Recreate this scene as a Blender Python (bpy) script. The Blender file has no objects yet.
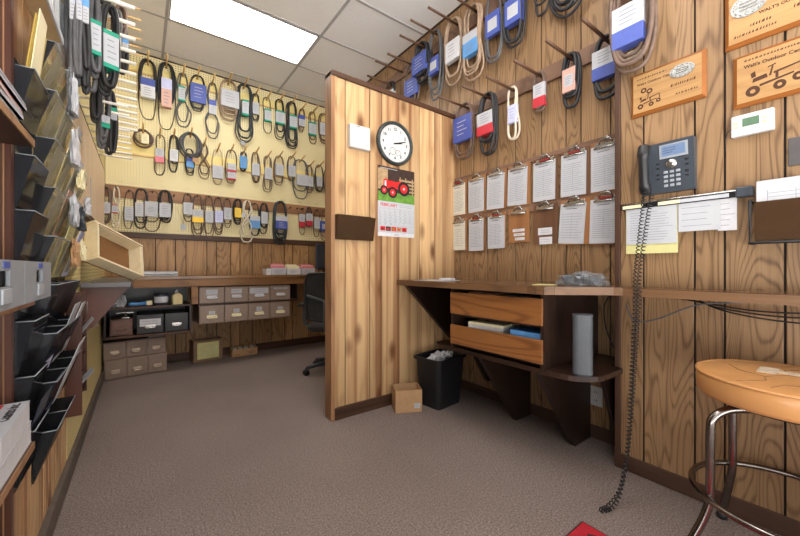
import bpy, bmesh, math, random
from mathutils import Vector, Matrix
random.seed(7)
scene = bpy.context.scene
COL = scene.collection
PI = math.pi
# ------------------------------------------------------------------ survey helpers
F = 348.0; SN, CS = .597, .802; EYE = 1.064
def ray(px, py):
    u = (px-400)/F; v = (268-py)/F
    return (SN+CS*u, CS-SN*u, v)
def P(px, py, X=None, Y=None, Z=None):
    """point of the photograph on a real plane of the room (wall X, wall Y or level Z)"""
    r = ray(px, py)
    t = X/r[0] if X is not None else Y/r[1] if Y is not None else (Z-EYE)/r[2]
    return Vector((t*r[0], t*r[1], EYE+t*r[2]))
# ------------------------------------------------------------------ materials
def lin(c):
    return tuple(((x/255)/12.92 if x/255 <= .04045 else ((x/255+.055)/1.055)**2.4) for x in c)
class NT:
    def __init__(s, name):
        s.m = bpy.data.materials.new(name); s.m.use_nodes = True
        s.t = s.m.node_tree; s.n = s.t.nodes; s.b = s.n['Principled BSDF']; s.out = s.n['Material Output']
    def add(s, typ, **kw):
        n = s.n.new(typ)
        for k, v in kw.items(): setattr(n, k, v)
        return n
    def link(s, a, b): s.t.links.new(a, b)
    def math(s, op, a, b=None, c=None):
        n = s.n.new('ShaderNodeMath'); n.operation = op
        for i, v in enumerate((a, b, c)):
            if v is None: continue
            if isinstance(v, (int, float)): n.inputs[i].default_value = v
            else: s.link(v, n.inputs[i])
        return n.outputs[0]
    def noise(s, vec, scale, detail=2.0, rough=.5, dist=0):
        n = s.n.new('ShaderNodeTexNoise'); s.link(vec, n.inputs['Vector'])
        n.inputs['Scale'].default_value = scale; n.inputs['Detail'].default_value = detail
        n.inputs['Roughness'].default_value = rough; n.inputs['Distortion'].default_value = dist
        return n.outputs['Fac']
    def ramp(s, fac, stops):
        n = s.n.new('ShaderNodeValToRGB'); s.link(fac, n.inputs[0]); e = n.color_ramp.elements
        while len(e) < len(stops): e.new(.5)
        for el, (p, c) in zip(e, stops):
            el.position = p; el.color = (*c, 1) if len(c) == 3 else c
        return n.outputs[0]
    def mix(s, fac, a, b, mode='MIX'):
        n = s.n.new('ShaderNodeMix'); n.data_type = 'RGBA'; n.blend_type = mode
        if isinstance(fac, (int, float)): n.inputs[0].default_value = fac
        else: s.link(fac, n.inputs[0])
        for i, v in ((6, a), (7, b)):
            if isinstance(v, tuple): n.inputs[i].default_value = (*v, 1)
            else: s.link(v, n.inputs[i])
        return n.outputs[2]
    def bump(s, h, strength, dist=.01):
        n = s.n.new('ShaderNodeBump'); s.link(h, n.inputs['Height'])
        n.inputs['Strength'].default_value = strength; n.inputs['Distance'].default_value = dist
        s.link(n.outputs[0], s.b.inputs['Normal'])
MATS = {}
def plain(name, rgb, rough=.5, metal=0, var=.06, spec=.4, scale=30):
    """simple surface with a little procedural mottling"""
    if name in MATS: return MATS[name]
    t = NT(name); c = lin(rgb)
    co = t.add('ShaderNodeTexCoord').outputs['Object']
    f = t.noise(co, scale, 3)
    lo = tuple(x*(1-var) for x in c); hi = tuple(min(1, x*(1+var)) for x in c)
    t.link(t.ramp(f, [(.3, lo), (.7, hi)]), t.b.inputs['Base Color'])
    t.b.inputs['Roughness'].default_value = rough; t.b.inputs['Metallic'].default_value = metal
    t.b.inputs['Specular IOR Level'].default_value = spec
    MATS[name] = t.m; return t.m
def wood(name, light, dark, axis=2, fine=1.0, rings=9.0, pvar=.35, rough=.45, knots=False, streak=0.0, streakcol=None, contrast=1.0):
    t = NT(name)
    co = t.add('ShaderNodeTexCoord').outputs['Object']
    at = t.add('ShaderNodeAttribute', attribute_name='rnd').outputs['Fac']
    mp = t.add('ShaderNodeVectorMath', operation='MULTIPLY'); t.link(co, mp.inputs[0])
    s = [5.5*fine]*3; s[axis] = .75*fine; mp.inputs[1].default_value = s
    off = t.add('ShaderNodeVectorMath', operation='MULTIPLY_ADD'); t.link(at, off.inputs[0])
    off.inputs[1].default_value = (37, 53, 71); t.link(mp.outputs[0], off.inputs[2])
    v = off.outputs[0]
    n1 = t.noise(v, 1.0, 1.5, .4, .3)
    rr = t.math('SINE', t.math('MULTIPLY', n1, rings*6.283))
    rr = t.math('MULTIPLY_ADD', rr, .5, .5)
    rr = t.math('POWER', rr, 4.0)
    mf = t.add('ShaderNodeVectorMath', operation='MULTIPLY'); t.link(v, mf.inputs[0])
    q = [14]*3; q[axis] = 1.2; mf.inputs[1].default_value = q
    n2 = t.noise(mf.outputs[0], 1.6, 4, .65)
    n3 = t.noise(v, .55, 2, .5)
    fac = t.math('ADD', t.math('MULTIPLY', rr, .5*contrast), t.math('MULTIPLY', t.math('SUBTRACT', n2, .37), .95))
    fac = t.math('ADD', fac, t.math('MULTIPLY', t.math('SUBTRACT', n3, .5), .5))
    L, D = lin(light), lin(dark)
    c = t.ramp(fac, [(.05, L), (1.0, D)])
    if streakcol:
        ms = t.add('ShaderNodeVectorMath', operation='MULTIPLY'); t.link(v, ms.inputs[0])
        q = [2.2]*3; q[axis] = .22; ms.inputs[1].default_value = q
        ns = t.noise(ms.outputs[0], 1.0, 2, .5)
        c = t.mix(t.ramp(ns, [(.48, (0, 0, 0)), (.66, (streak,)*3)]), c, lin(streakcol))
    # plank to plank tone
    tone = t.math('MULTIPLY_ADD', t.math('FRACT', t.math('MULTIPLY', at, 17.3)), pvar, 1-pvar*.5)
    c = t.mix(1.0, c, t.ramp(t.math('MULTIPLY', tone, .5), [(0, (0, 0, 0)), (1, (2, 2, 2))]), 'MULTIPLY')
    if knots:
        mk = t.add('ShaderNodeVectorMath', operation='MULTIPLY'); t.link(off.outputs[0], mk.inputs[0])
        q = [.8]*3; q[axis] = 2.6; mk.inputs[1].default_value = q
        vo = t.add('ShaderNodeTexVoronoi'); t.link(mk.outputs[0], vo.inputs['Vector']); vo.inputs['Scale'].default_value = 1.0
        d = vo.outputs['Distance']
        c = t.mix(t.ramp(d, [(.06, (.9,)*3), (.13, (.6,)*3), (.24, (0, 0, 0))]), c, lin((98, 56, 28)))
    t.link(c, t.b.inputs['Base Color'])
    t.b.inputs['Roughness'].default_value = rough
    t.b.inputs['Specular IOR Level'].default_value = .35
    t.bump(n2, .12, .004)
    MATS[name] = t.m; return t.m
def emit(name, rgb, strength):
    t = NT(name); t.b.inputs['Emission Color'].default_value = (*lin(rgb), 1); t.b.inputs['Emission Strength'].default_value = strength
    t.b.inputs['Base Color'].default_value = (*([.9]*3 if strength > 1 else [.03]*3), 1); MATS[name] = t.m; return t.m
def acrylic(name, tint, clear, rough=.08):
    """see-through plastic: tinted transmission plus a gloss"""
    t = NT(name)
    tr = t.add('ShaderNodeBsdfTransparent'); tr.inputs[0].default_value = (*tint, 1)
    t.b.inputs['Base Color'].default_value = (*[x*.35 for x in tint], 1)
    t.b.inputs['Roughness'].default_value = rough
    co = t.add('ShaderNodeTexCoord').outputs['Object']
    f = t.noise(co, 9, 3)
    fac = t.math('MULTIPLY_ADD', f, .12, 1-clear-.06)
    mx = t.add('ShaderNodeMixShader'); t.link(fac, mx.inputs[0])
    t.link(tr.outputs[0], mx.inputs[1]); t.link(t.b.outputs[0], mx.inputs[2]); t.link(mx.outputs[0], t.out.inputs[0])
    MATS[name] = t.m; return t.m
def pegboard_mat(name, rgb, ax):
    t = NT(name)
    co = t.add('ShaderNodeTexCoord').outputs['Object']
    sp = t.add('ShaderNodeSeparateXYZ'); t.link(co, sp.inputs[0])
    def cell(o): return t.math('SUBTRACT', t.math('FRACT', t.math('MULTIPLY', o, 1/.0254)), .5)
    a = cell(sp.outputs[ax]); b = cell(sp.outputs[2])
    d = t.math('SQRT', t.math('ADD', t.math('MULTIPLY', a, a), t.math('MULTIPLY', b, b)))
    n = t.noise(co, 1.3, 3)
    base = t.ramp(n, [(.3, lin(tuple(x*.95 for x in rgb))), (.7, lin(rgb))])
    hole = t.ramp(d, [(.15, (1, 1, 1)), (.21, (0, 0, 0))])
    t.link(t.mix(hole, base, lin((96, 82, 48))), t.b.inputs['Base Color'])
    t.b.inputs['Roughness'].default_value = .55
    MATS[name] = t.m; return t.m
def carpet_mat():
    t = NT('carpet'); co = t.add('ShaderNodeTexCoord').outputs['Object']
    n = t.noise(co, 330, 3, .75); n2 = t.noise(co, 1.1, 3); n3 = t.noise(co, 120, 2, .6)
    f = t.math('ADD', t.math('MULTIPLY', n, .7), t.math('MULTIPLY', n3, .3))
    c = t.ramp(f, [(.38, lin((74, 64, 60))), (.5, lin((126, 113, 107))), (.62, lin((178, 163, 155)))])
    c = t.mix(t.ramp(n2, [(.35, (.22,)*3), (.6, (0, 0, 0))]), c, lin((84, 72, 66)))
    t.link(c, t.b.inputs['Base Color']); t.b.inputs['Roughness'].default_value = .95
    t.b.inputs['Specular IOR Level'].default_value = .1
    t.bump(f, .25, .006); MATS['carpet'] = t.m; return t.m
def ceil_mat():
    t = NT('ceiling_tile'); co = t.add('ShaderNodeTexCoord').outputs['Object']
    n = t.noise(co, 85, 2, .6); n2 = t.noise(co, 2.5, 2)
    c = t.ramp(n, [(.27, lin((186, 182, 178))), (.36, lin((238, 236, 234)))])
    c = t.mix(t.ramp(n2, [(.4, (.12,)*3), (.7, (0, 0, 0))]), c, lin((205, 200, 196)))
    t.link(c, t.b.inputs['Base Color']); t.b.inputs['Roughness'].default_value = .9
    MATS['ceiling_tile'] = t.m; return t.m

W_OAK = wood('oak_panelling', (152, 120, 86), (74, 50, 32), fine=1.45, rings=17, pvar=.22, contrast=.95)
W_BACK = wood('hickory_panelling', (168, 130, 88), (90, 62, 38), fine=1.3, rings=15, pvar=.34, contrast=.9)
W_PINE = wood('knotty_pine_panelling', (208, 172, 126), (156, 112, 72), fine=1.2, rings=6, pvar=.34, knots=True, streak=.9, streakcol=(138, 88, 58), contrast=.6)
W_PLY = wood('pale_plywood', (240, 212, 176), (220, 186, 146), rings=3, pvar=.05, contrast=.5)
W_DARK = wood('dark_walnut', (48, 33, 27), (22, 15, 12), rings=6, pvar=.15, rough=.35)
W_DARKX = wood('dark_walnut_level', (60, 41, 32), (28, 19, 15), axis=1, rings=5, pvar=.1, rough=.3)
W_TRIM = wood('dark_trim', (78, 54, 41), (44, 31, 24), rings=3, pvar=.1)
W_TRIMX = wood('dark_trim_along_x', (84, 57, 42), (46, 32, 25), axis=0, rings=3, pvar=.1)
W_TRIMY = wood('dark_trim_along_y', (80, 57, 45), (45, 32, 26), axis=1, rings=3, pvar=.1)
W_TOP = wood('counter_top', (112, 82, 60), (66, 46, 33), axis=1, rings=9, pvar=.05, rough=.18)
W_EDGE = wood('counter_edge', (118, 86, 58), (74, 50, 34), axis=1, rings=5, pvar=.05)
W_TOPX = wood('counter_top_along_x', (132, 96, 62), (86, 58, 36), axis=0, rings=4, pvar=.05, rough=.25)
W_DRAWER = wood('red_oak_front', (150, 98, 54), (92, 54, 28), axis=1, rings=12, pvar=.15, rough=.35)
W_APRON = wood('amber_apron', (144, 100, 56), (100, 66, 34), axis=0, rings=4, pvar=.1)
W_PLAQUE = wood('maple_plaque', (172, 134, 88), (128, 90, 54), axis=0, rings=10, pvar=.1, rough=.3, contrast=.5)
W_PLAQUE_EDGE = wood('plaque_edge', (150, 92, 44), (112, 64, 26), axis=0, rings=2, pvar=.05, rough=.3)
W_RAILY = wood('peg_rail_walnut', (128, 98, 80), (80, 58, 46), axis=1, rings=3, pvar=.1)
W_RAILX = wood('peg_rail_brown', (160, 116, 80), (112, 76, 50), axis=0, rings=3, pvar=.1)
W_MAROON = wood('maroon_board', (92, 58, 46), (62, 37, 31), rings=3, pvar=.1, rough=.4)
M_PEG_B = pegboard_mat('yellow_pegboard_back', (236, 221, 170), 0)
M_PEG_L = pegboard_mat('yellow_pegboard_left', (234, 216, 152), 1)
M_CARPET = carpet_mat(); M_CEIL = ceil_mat()
M_YRAIL = plain('yellow_painted_wood', (232, 212, 138), .5)
M_TBAR = plain('ceiling_bar', (172, 170, 170), .4)
M_PEG = plain('raw_dowel', (216, 178, 118), .6)
M_PEGD = plain('dark_dowel', (88, 60, 42), .5)
M_PEGW = plain('white_peg', (236, 232, 222), .35)
M_BLACK = plain('black_rubber', (42, 42, 44), .5, var=.2)
M_GREY = plain('grey_rubber', (88, 88, 90), .5, var=.2)
M_DGREEN = plain('greenish_black_rubber', (52, 60, 62), .45, var=.2)
M_TAN = plain('tan_rubber', (158, 134, 112), .6, var=.15)
M_BROWN = plain('brown_rubber', (104, 84, 72), .6, var=.2)
M_CREAM = plain('cream_rope', (208, 198, 178), .7)
M_WHITE = plain('white_paper', (182, 184, 189), .6, var=.02)
M_BLUE = plain('blue_card', (70, 86, 160), .5)
M_LBLUE = plain('light_blue_card', (92, 150, 208), .5)
M_GREEN = plain('teal_card', (20, 150, 120), .5)
M_RED = plain('red_card', (186, 48, 60), .5)
M_PINK = plain('pink_card', (214, 122, 136), .5)
M_SALMON = plain('salmon_card', (206, 164, 150), .5)
M_YEL = plain('yellow_card', (240, 200, 60), .5)
M_LAV = plain('lavender_card', (188, 192, 226), .5)
M_GCARD = plain('grey_card', (204, 204, 208), .5)
M_INK = plain('ink', (70, 72, 78), .7)
M_INKL = plain('faint_ink', (134, 138, 148), .7)
M_INKB = plain('black_print', (24, 24, 26), .7)
M_INKR = plain('red_print', (190, 40, 46), .7)
M_BURN = plain('burnt_engraving', (70, 38, 18), .7)
M_STEEL = plain('brushed_steel', (176, 174, 170), .25, .9)
M_CHROME = plain('worn_chrome', (132, 124, 119), .22, 1.0, var=.15)
M_PEWTER = plain('pewter', (164, 166, 164), .4, .7, var=.3, scale=90)
M_PLBLK = plain('black_plastic', (30, 30, 32), .4)
M_PLBLK2 = plain('charcoal_plastic', (60, 66, 74), .35)
M_PLGREY = plain('grey_plastic', (150, 156, 162), .4)
M_PLWHITE = plain('white_plastic', (194, 194, 194), .35, var=.02)
M_SPK = plain('silver_grey_plastic', (80, 84, 89), .5)
M_BEIGE = plain('beige_metal', (146, 126, 112), .45, var=.05)
M_BEIGE_D = plain('beige_metal_edge', (116, 98, 86), .5, var=.05)
M_BRNM = plain('brown_metal', (120, 88, 76), .45)
M_BLKM = plain('black_metal', (26, 27, 30), .35)
M_CARD = plain('cardboard', (182, 144, 104), .75)
M_CARD_D = plain('cardboard_inside', (150, 112, 76), .8)
M_CREAMP = plain('cream_paper', (236, 226, 186), .6, var=.03)
M_YELP = plain('pale_yellow_paper', (206, 200, 140), .6, var=.03)
M_OLIVE = plain('mustard_folder', (190, 160, 70), .6)
M_TRAY = plain('aged_ivory_board', (224, 208, 172), .6)
M_TRAYI = plain('tray_inside', (138, 100, 64), .6)
M_SEAT = plain('tan_vinyl', (190, 138, 86), .3, var=.08, scale=6)
M_TAPE = plain('clear_tape', (206, 190, 168), .25)
M_CRACK = plain('vinyl_crack', (132, 96, 66), .7)
M_MAT = plain('red_mat', (168, 26, 40), .9, var=.3, scale=200)
M_DIRT = plain('mat_border', (60, 34, 36), .9)
M_LCD = plain('green_lcd', (92, 118, 96), .2)
M_SCREEN = emit('phone_screen', (140, 172, 222), .5)
M_MESHF = plain('black_mesh_fabric', (48, 48, 50), .8)
M_NAVY = plain('navy_screen', (44, 50, 66), .3)
M_TEALSH = plain('dark_blue_cover', (50, 62, 96), .4)
M_ORANGE = plain('orange_cover', (214, 104, 50), .4)
M_GRASS = plain('print_grass', (96, 140, 52), .6, var=.3)
M_BARN = plain('print_barn', (56, 40, 34), .6, var=.3)
M_FENCE = plain('print_wood', (168, 140, 104), .6, var=.2)
M_TRED = plain('print_red', (196, 32, 32), .5)
M_FACE = plain('clock_face', (206, 206, 204), .4, var=.02)
A_SMOKE = acrylic('smoked_acrylic', (.20, .21, .24), .66, .05)
A_CLEAR = acrylic('yellowed_clear_acrylic', (.97, .95, .86), .84)
A_BROWN = acrylic('brown_acrylic', (.34, .19, .10), .55)
A_BAG = acrylic('clear_film', (.9, .92, .95), .68, .15)
M_GLASS = acrylic('window_glass', (.75, .8, .84), .6)
LIGHT_E = 8.0; GROUND = 7.2; SKY = 1.2  # world below the horizon is raised to brighten the ceiling
M_LIGHT = emit('light_diffuser', (255, 252, 248), LIGHT_E)

# ------------------------------------------------------------------ mesh builder
class MB:
    def __init__(s):
        s.bm = bmesh.new(); s.mats = []; s.rnd = s.bm.faces.layers.float.new('rnd')
    def mi(s, m):
        if m not in s.mats: s.mats.append(m)
        return s.mats.index(m)
    def tag(s, faces, m, r=0.0, smooth=False):
        i = s.mi(m)
        for f in faces: f.material_index = i; f[s.rnd] = r; f.smooth = smooth
    def box(s, a, b, m, bev=0.0, M=None, r=0.0, seg=2):
        a, b = Vector(a), Vector(b); c = (a+b)/2; d = b-a
        t = bmesh.new()
        bmesh.ops.create_cube(t, size=1.0, matrix=Matrix.Translation(c) @ Matrix.Diagonal((abs(d.x), abs(d.y), abs(d.z), 1)))
        if bev: bmesh.ops.bevel(t, geom=t.edges[:], offset=min(bev, .49*min(abs(d.x), abs(d.y), abs(d.z))), segments=seg, affect='EDGES', profile=.5)
        s.merge(t, m, M, r); return s
    def merge(s, t, m, M=None, r=0.0, smooth=False):
        vm = {}
        for v in t.verts: vm[v] = s.bm.verts.new(M @ v.co if M is not None else v.co)
        fs = []
        for f in t.faces:
            try: fs.append(s.bm.faces.new([vm[v] for v in f.verts]))
            except ValueError: pass
        s.tag(fs, m, r, smooth); t.free()
    def prism(s, poly, o, ex, ey, ez, m, r=0.0):
        """polygon (u,v) in axes ex,ey from o, extruded by vector ez"""
        o, ex, ey, ez = map(Vector, (o, ex, ey, ez))
        A = [s.bm.verts.new(o+ex*u+ey*v) for u, v in poly]
        B = [s.bm.verts.new(o+ex*u+ey*v+ez) for u, v in poly]
        fs = [s.bm.faces.new(A[::-1]), s.bm.faces.new(B)]
        n = len(poly)
        for i in range(n): fs.append(s.bm.faces.new((A[i], A[(i+1) % n], B[(i+1) % n], B[i])))
        s.tag(fs, m, r); return s
    def quad(s, pts, m, r=0.0):
        f = s.bm.faces.new([s.bm.verts.new(Vector(p)) for p in pts]); s.tag([f], m, r); return s
    def tube(s, pts, rad, m, closed=False, seg=7, flat=1.0, caps=True):
        pts = [Vector(p) for p in pts]; n = len(pts)
        if not hasattr(rad, '__len__'): rad = [rad]*n
        T = []
        for i in range(n):
            a = pts[(i-1) % n] if closed or i > 0 else pts[i]; b = pts[(i+1) % n] if closed or i < n-1 else pts[i]
            d = b-a; T.append(d.normalized() if d.length > 1e-9 else Vector((0, 0, 1)))
        N = T[0].cross(Vector((0, 1, 0)));
        if N.length < .1: N = T[0].cross(Vector((1, 0, 0)))
        N.normalize(); rings = []
        for i in range(n):
            N = (N-T[i]*N.dot(T[i]))
            if N.length < 1e-6: N = T[i].orthogonal()
            N.normalize(); Bn = T[i].cross(N)
            rings.append([s.bm.verts.new(pts[i]+(N*math.cos(2*PI*k/seg)*rad[i]+Bn*math.sin(2*PI*k/seg)*rad[i]*flat)) for k in range(seg)])
        fs = []
        for i in range(n if closed else n-1):
            a, b = rings[i], rings[(i+1) % n]
            for k in range(seg): fs.append(s.bm.faces.new((a[k], a[(k+1) % seg], b[(k+1) % seg], b[k])))
        if not closed and caps:
            fs.append(s.bm.faces.new(rings[0][::-1])); fs.append(s.bm.faces.new(rings[-1]))
        s.tag(fs, m, 0, True); return s
    def lathe(s, prof, m, seg=32, M=None, smooth=True):
        """profile (radius, z) turned about z"""
        t = bmesh.new(); rings = []
        for r, z in prof:
            if r < 1e-6: rings.append([t.verts.new((0, 0, z))])
            else: rings.append([t.verts.new((r*math.cos(2*PI*k/seg), r*math.sin(2*PI*k/seg), z)) for k in range(seg)])
        for a, b in zip(rings, rings[1:]):
            for k in range(seg):
                v = [a[k % len(a)], a[(k+1) % seg % len(a)], b[(k+1) % seg % len(b)], b[k % len(b)]]
                u = []
                for x in v:
                    if x not in u: u.append(x)
                if len(u) > 2: t.faces.new(u)
        s.merge(t, m, M, 0, smooth); return s
    def text(s, body, size, m, o, ex, ey, align='LEFT', depth=.0004, shear=0, bold=0):
        cu = bpy.data.curves.new('lettering', 'FONT'); cu.body = body; cu.size = size; cu.align_x = align; cu.resolution_u = 2; cu.shear = shear; cu.offset = bold
        ob = bpy.data.objects.new('lettering', cu); COL.objects.link(ob)
        dg = bpy.context.evaluated_depsgraph_get(); me = ob.evaluated_get(dg).to_mesh()
        o, ex, ey = Vector(o), Vector(ex), Vector(ey); en = ex.cross(ey)
        vs = [s.bm.verts.new(o+ex*v.co.x+ey*v.co.y+en*depth) for v in me.vertices]; fs = []
        for p in me.polygons:
            try: fs.append(s.bm.faces.new([vs[i] for i in p.vertices]))
            except ValueError: pass
        s.tag(fs, m); ob.evaluated_get(dg).to_mesh_clear()
        bpy.data.objects.remove(ob); bpy.data.curves.remove(cu); return s
    def lines(s, x0, x1, z0, z1, n, m, y, th=.0016, ragged=.35):
        """printed lines on a sheet facing -y"""
        for i in range(n):
            z = z1-(z1-z0)*(i+.5)/n; xe = x1-(x1-x0)*random.random()*ragged
            s.quad([(x0, y, z-th), (xe, y, z-th), (xe, y, z+th), (x0, y, z+th)], m)
        return s
    def obj(s, name, parent=None, loc=None, rotz=0):
        bmesh.ops.recalc_face_normals(s.bm, faces=[f for f in s.bm.faces])
        me = bpy.data.meshes.new(name); s.bm.to_mesh(me); s.bm.free()
        for m in s.mats: me.materials.append(m)
        o = bpy.data.objects.new(name, me); COL.objects.link(o)
        if parent is not None: o.parent = parent
        if loc is not None: o.location = loc
        if rotz: o.rotation_euler = (0, 0, rotz)
        return o
def tag(o, label, cat, group=None, kind=None):
    if len(__import__('re').findall(r"[A-Za-z0-9']+", label)) > 16: print('LONG', label)
    o['label'] = label; o['category'] = cat
    if group: o['group'] = group
    if kind: o['kind'] = kind
    return o
def thing(name, label, cat, loc=(0, 0, 0), rotz=0, group=None):
    o = bpy.data.objects.new(name, None); COL.objects.link(o); o.empty_display_size = .05
    o.location = loc; o.rotation_euler = (0, 0, rotz); return tag(o, label, cat, group)
def struct(mb, name):
    o = mb.obj(name); o['kind'] = 'structure'; return o
ORD = ['first', 'second', 'third', 'fourth', 'fifth', 'sixth', 'seventh', 'eighth', 'ninth', 'tenth', 'eleventh', 'twelfth',
       'thirteenth', 'fourteenth', 'fifteenth', 'sixteenth', 'seventeenth', 'eighteenth', 'nineteenth', 'twentieth', 'twenty-first', 'twenty-second']
# local frame on any wall: x to the right as you face it, z up, -y out into the room
BACK, RIGHT, LEFT = 0.0, -PI/2, PI/2
XF, XN, XL, YB, YP, ZC = 2.29, 2.06, -.31, 4.72, 2.23, 3.40    # wall faces: far right, near right, left, back, partition; ceiling

# ------------------------------------------------------------------ room shell
struct(MB().box((-1.6, -1.42, -.1), (2.45, 4.95, 0), M_CARPET), 'floor')
struct(MB().box((-1.6, -1.42, ZC), (2.45, 4.95, ZC+.1), M_CEIL), 'ceiling')
g = MB()
for x in (-1.07, .19, 1.453): g.box((x-.012, -1.33, ZC-.006), (x+.012, YB, ZC+.001), M_TBAR)
y = 4.55
while y > -1.33:
    g.box((-1.5, y-.012, ZC-.005), (XF, y+.012, ZC+.001), M_TBAR); y -= .633
g.box((XL, YB-.02, ZC-.012), (XF, YB, ZC), plain('dark_edge', (64, 50, 40))).box((XF-.02, 2.3, ZC-.012), (XF, YB, ZC), MATS['dark_edge']).box((XF-.02, .81, ZC-.012), (XF, 2.3, ZC), MATS['dark_edge'])
struct(g, 'trim_1')
M_GROOVE = plain('dark_groove', (34, 24, 17), .8)
def planks(mb, edges, z0, z1, fn, m, gap=.0075, th=.009):
    for a, b in zip(edges, edges[1:]):
        lo, hi = min(a, b)+gap/2, max(a, b)-gap/2
        p, q = fn(lo, 0), fn(hi, th); mb.box((p[0], p[1], z0), (q[0], q[1], z1), m, .002, r=random.random(), seg=1)
def fill(lo, hi, pat=(.11, .2, .15, .24, .1, .18)):
    out = [lo]; i = 0
    while out[-1]+pat[i % len(pat)] < hi-.05: out.append(out[-1]+pat[i % len(pat)]); i += 1
    return out+[hi]
# far right wall (behind the deep counter and on behind the partition)
w = MB().box((XF, .70, 0), (XF+.14, 4.95, ZC), M_GROOVE)
ed = [.81, .93, 1.107, 1.206, 1.384, 1.598, 1.769, 1.864, 2.014, 2.17] + fill(2.33, YB)
planks(w, ed, 0, ZC, lambda v, t: (XF+.001-t, v), W_OAK); struct(w, 'wall_right')
# near right wall stands proud of it
w = MB().box((XN, -1.42, 0), (XF+.14, .80, ZC), M_GROOVE)
ed = [.79, .681, .477, .374, .196]+[.196-v for v in (.11, .3, .42, .6, .8, .95, 1.1, 1.3, 1.5)]
planks(w, ed, 0, ZC, lambda v, t: (XN+.001-t, v), W_OAK); struct(w, 'wall_right_near')
struct(MB().box((XN-.018, .785, 0), (XN+.02, .812, ZC), W_TRIM, .003), 'trim_2')
# back wall
w = MB().box((-.45, YB, 0), (2.45, 4.95, ZC), M_GROOVE)
ed = [-.31, -.105, .129, .315, .419, .631, .735, .892, .998, 1.145, 1.391, 1.559, 1.665, 1.9, 2.05, 2.29]
planks(w, ed, 0, 1.392, lambda v, t: (v, YB+.001-t), W_BACK); struct(w, 'wall_back')
struct(MB().box((-.31, YB-.028, 1.387), (XF, YB, 1.45), W_TRIMX, .006), 'trim_3')
tag(MB().box((XL+.012, YB-.008, 1.45), (XF-.008, YB+.002, ZC-.012), M_PEG_B).obj('pegboard'), 'pale yellow perforated pegboard covering the upper back wall', 'pegboard')
# left wall: pine panelling near, pegboard farther on
w = MB().box((-.55, 1.47, 0), (XL, 4.95, ZC), M_GROOVE)
planks(w, fill(1.47, 2.42, (.13, .1, .2, .09, .15)), 0, 2.02, lambda v, t: (XL-.001+t, v), W_PINE); struct(w, 'wall_left')
tag(MB().box((XL, 1.74, .93), (XL+.009, 2.418, 1.925), M_PEG_L).obj('pegboard'), 'yellow pegboard panel behind the clear literature racks', 'pegboard')
tag(MB().box((XL, 2.42, .0), (XL+.01, YB-.009, ZC-.012), M_PEG_L).obj('pegboard'), 'pale yellow pegboard on the left wall beside the back desk', 'pegboard')
# opening added behind the camera to let world light in between posts
b = MB()
for x in (-1.55, .4, 2.1): b.box((x-.03, -1.42, 0), (x+.03, -1.34, ZC), M_PLWHITE)
b.box((-1.6, -1.42, 0), (2.2, -1.34, .08), M_PLWHITE).box((-1.6, -1.42, ZC-.08), (2.2, -1.34, ZC), M_PLWHITE); struct(b, 'window_2')
struct(MB().box((-1.5, 1.49, 0), (-.5, 1.6, ZC), plain('plain_wall', (226, 216, 196), .7)), 'wall_left_return')
# partition
w = MB().box((1.075, YP+.004, 0), (XF, YP+.07, 2.41), M_GROOVE)
pe = [1.1, 1.17, 1.375, 1.48, 1.65, 1.86, 2.03, 2.12, 2.29]
planks(w, pe, .0, 2.41, lambda v, t: (v, YP+.005-t), W_PINE, .006)
planks(w, fill(1.08, XF), .0, 2.41, lambda v, t: (v, YP+.069+t), W_PINE, .006); struct(w, 'wall_partition')
W_POST = wood('post_wood', (164, 122, 86), (108, 74, 50), rings=4, pvar=.1)
struct(MB().box((1.057, YP-.012, 0), (1.085, YP+.09, 2.44), W_POST, .003, r=.3).box((1.085, YP-.012, 0), (1.1, YP+.0, 2.41), W_PINE, .002, r=.7), 'trim_4')
struct(MB().box((1.057, YP-.02, 2.405), (XF, YP+.095, 2.44), W_TRIMX, .004), 'trim_5')
struct(MB().box((1.085, YP-.02, 0), (XF, YP, .085), W_TRIMX, .004), 'baseboard_partition')
struct(MB().box((XN-.018, -1.33, 0), (XN, .812, .08), W_TRIMY, .004), 'baseboard_right_near')
struct(MB().box((XF-.018, .81, 0), (XF, YP, .08), W_TRIMY, .004).box((XF-.018, YP+.1, 0), (XF, YB, .08), W_TRIMY, .004), 'baseboard_right')
struct(MB().box((XL, YB-.02, 0), (XF, YB, .09), W_TRIMX, .004), 'baseboard_back')
struct(MB().box((XL, 1.48, 0), (XL+.03, YB, .09), plain('worn_grey_brown', (92, 82, 74), .6, var=.2), .004), 'baseboard_left')

# ------------------------------------------------------------------ ceiling lights
def ceiling_light(x, y, label):
    t = thing('ceiling_light', label, 'ceiling light', (x, y, ZC), 0, 'ceiling light panels')
    f = MB(); a, b = .615, .3
    f.box((-a, -b, -.008), (a, -b+.012, .0), M_TBAR).box((-a, b-.012, -.008), (a, b, 0), M_TBAR)
    f.box((-a, -b, -.008), (-a+.012, b, 0), M_TBAR).box((a-.012, -b, -.008), (a, b, 0), M_TBAR); f.obj('frame', t)
    MB().box((-a+.012, -b+.012, -.006), (a-.012, b-.012, -.001), M_LIGHT).obj('diffuser', t)
ceiling_light(.822, 3.60, 'bright rectangular fluorescent panel in the ceiling above the back desk')
ceiling_light(.822, 1.07, 'rectangular fluorescent ceiling panel over the middle of the room, above the frame')

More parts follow.
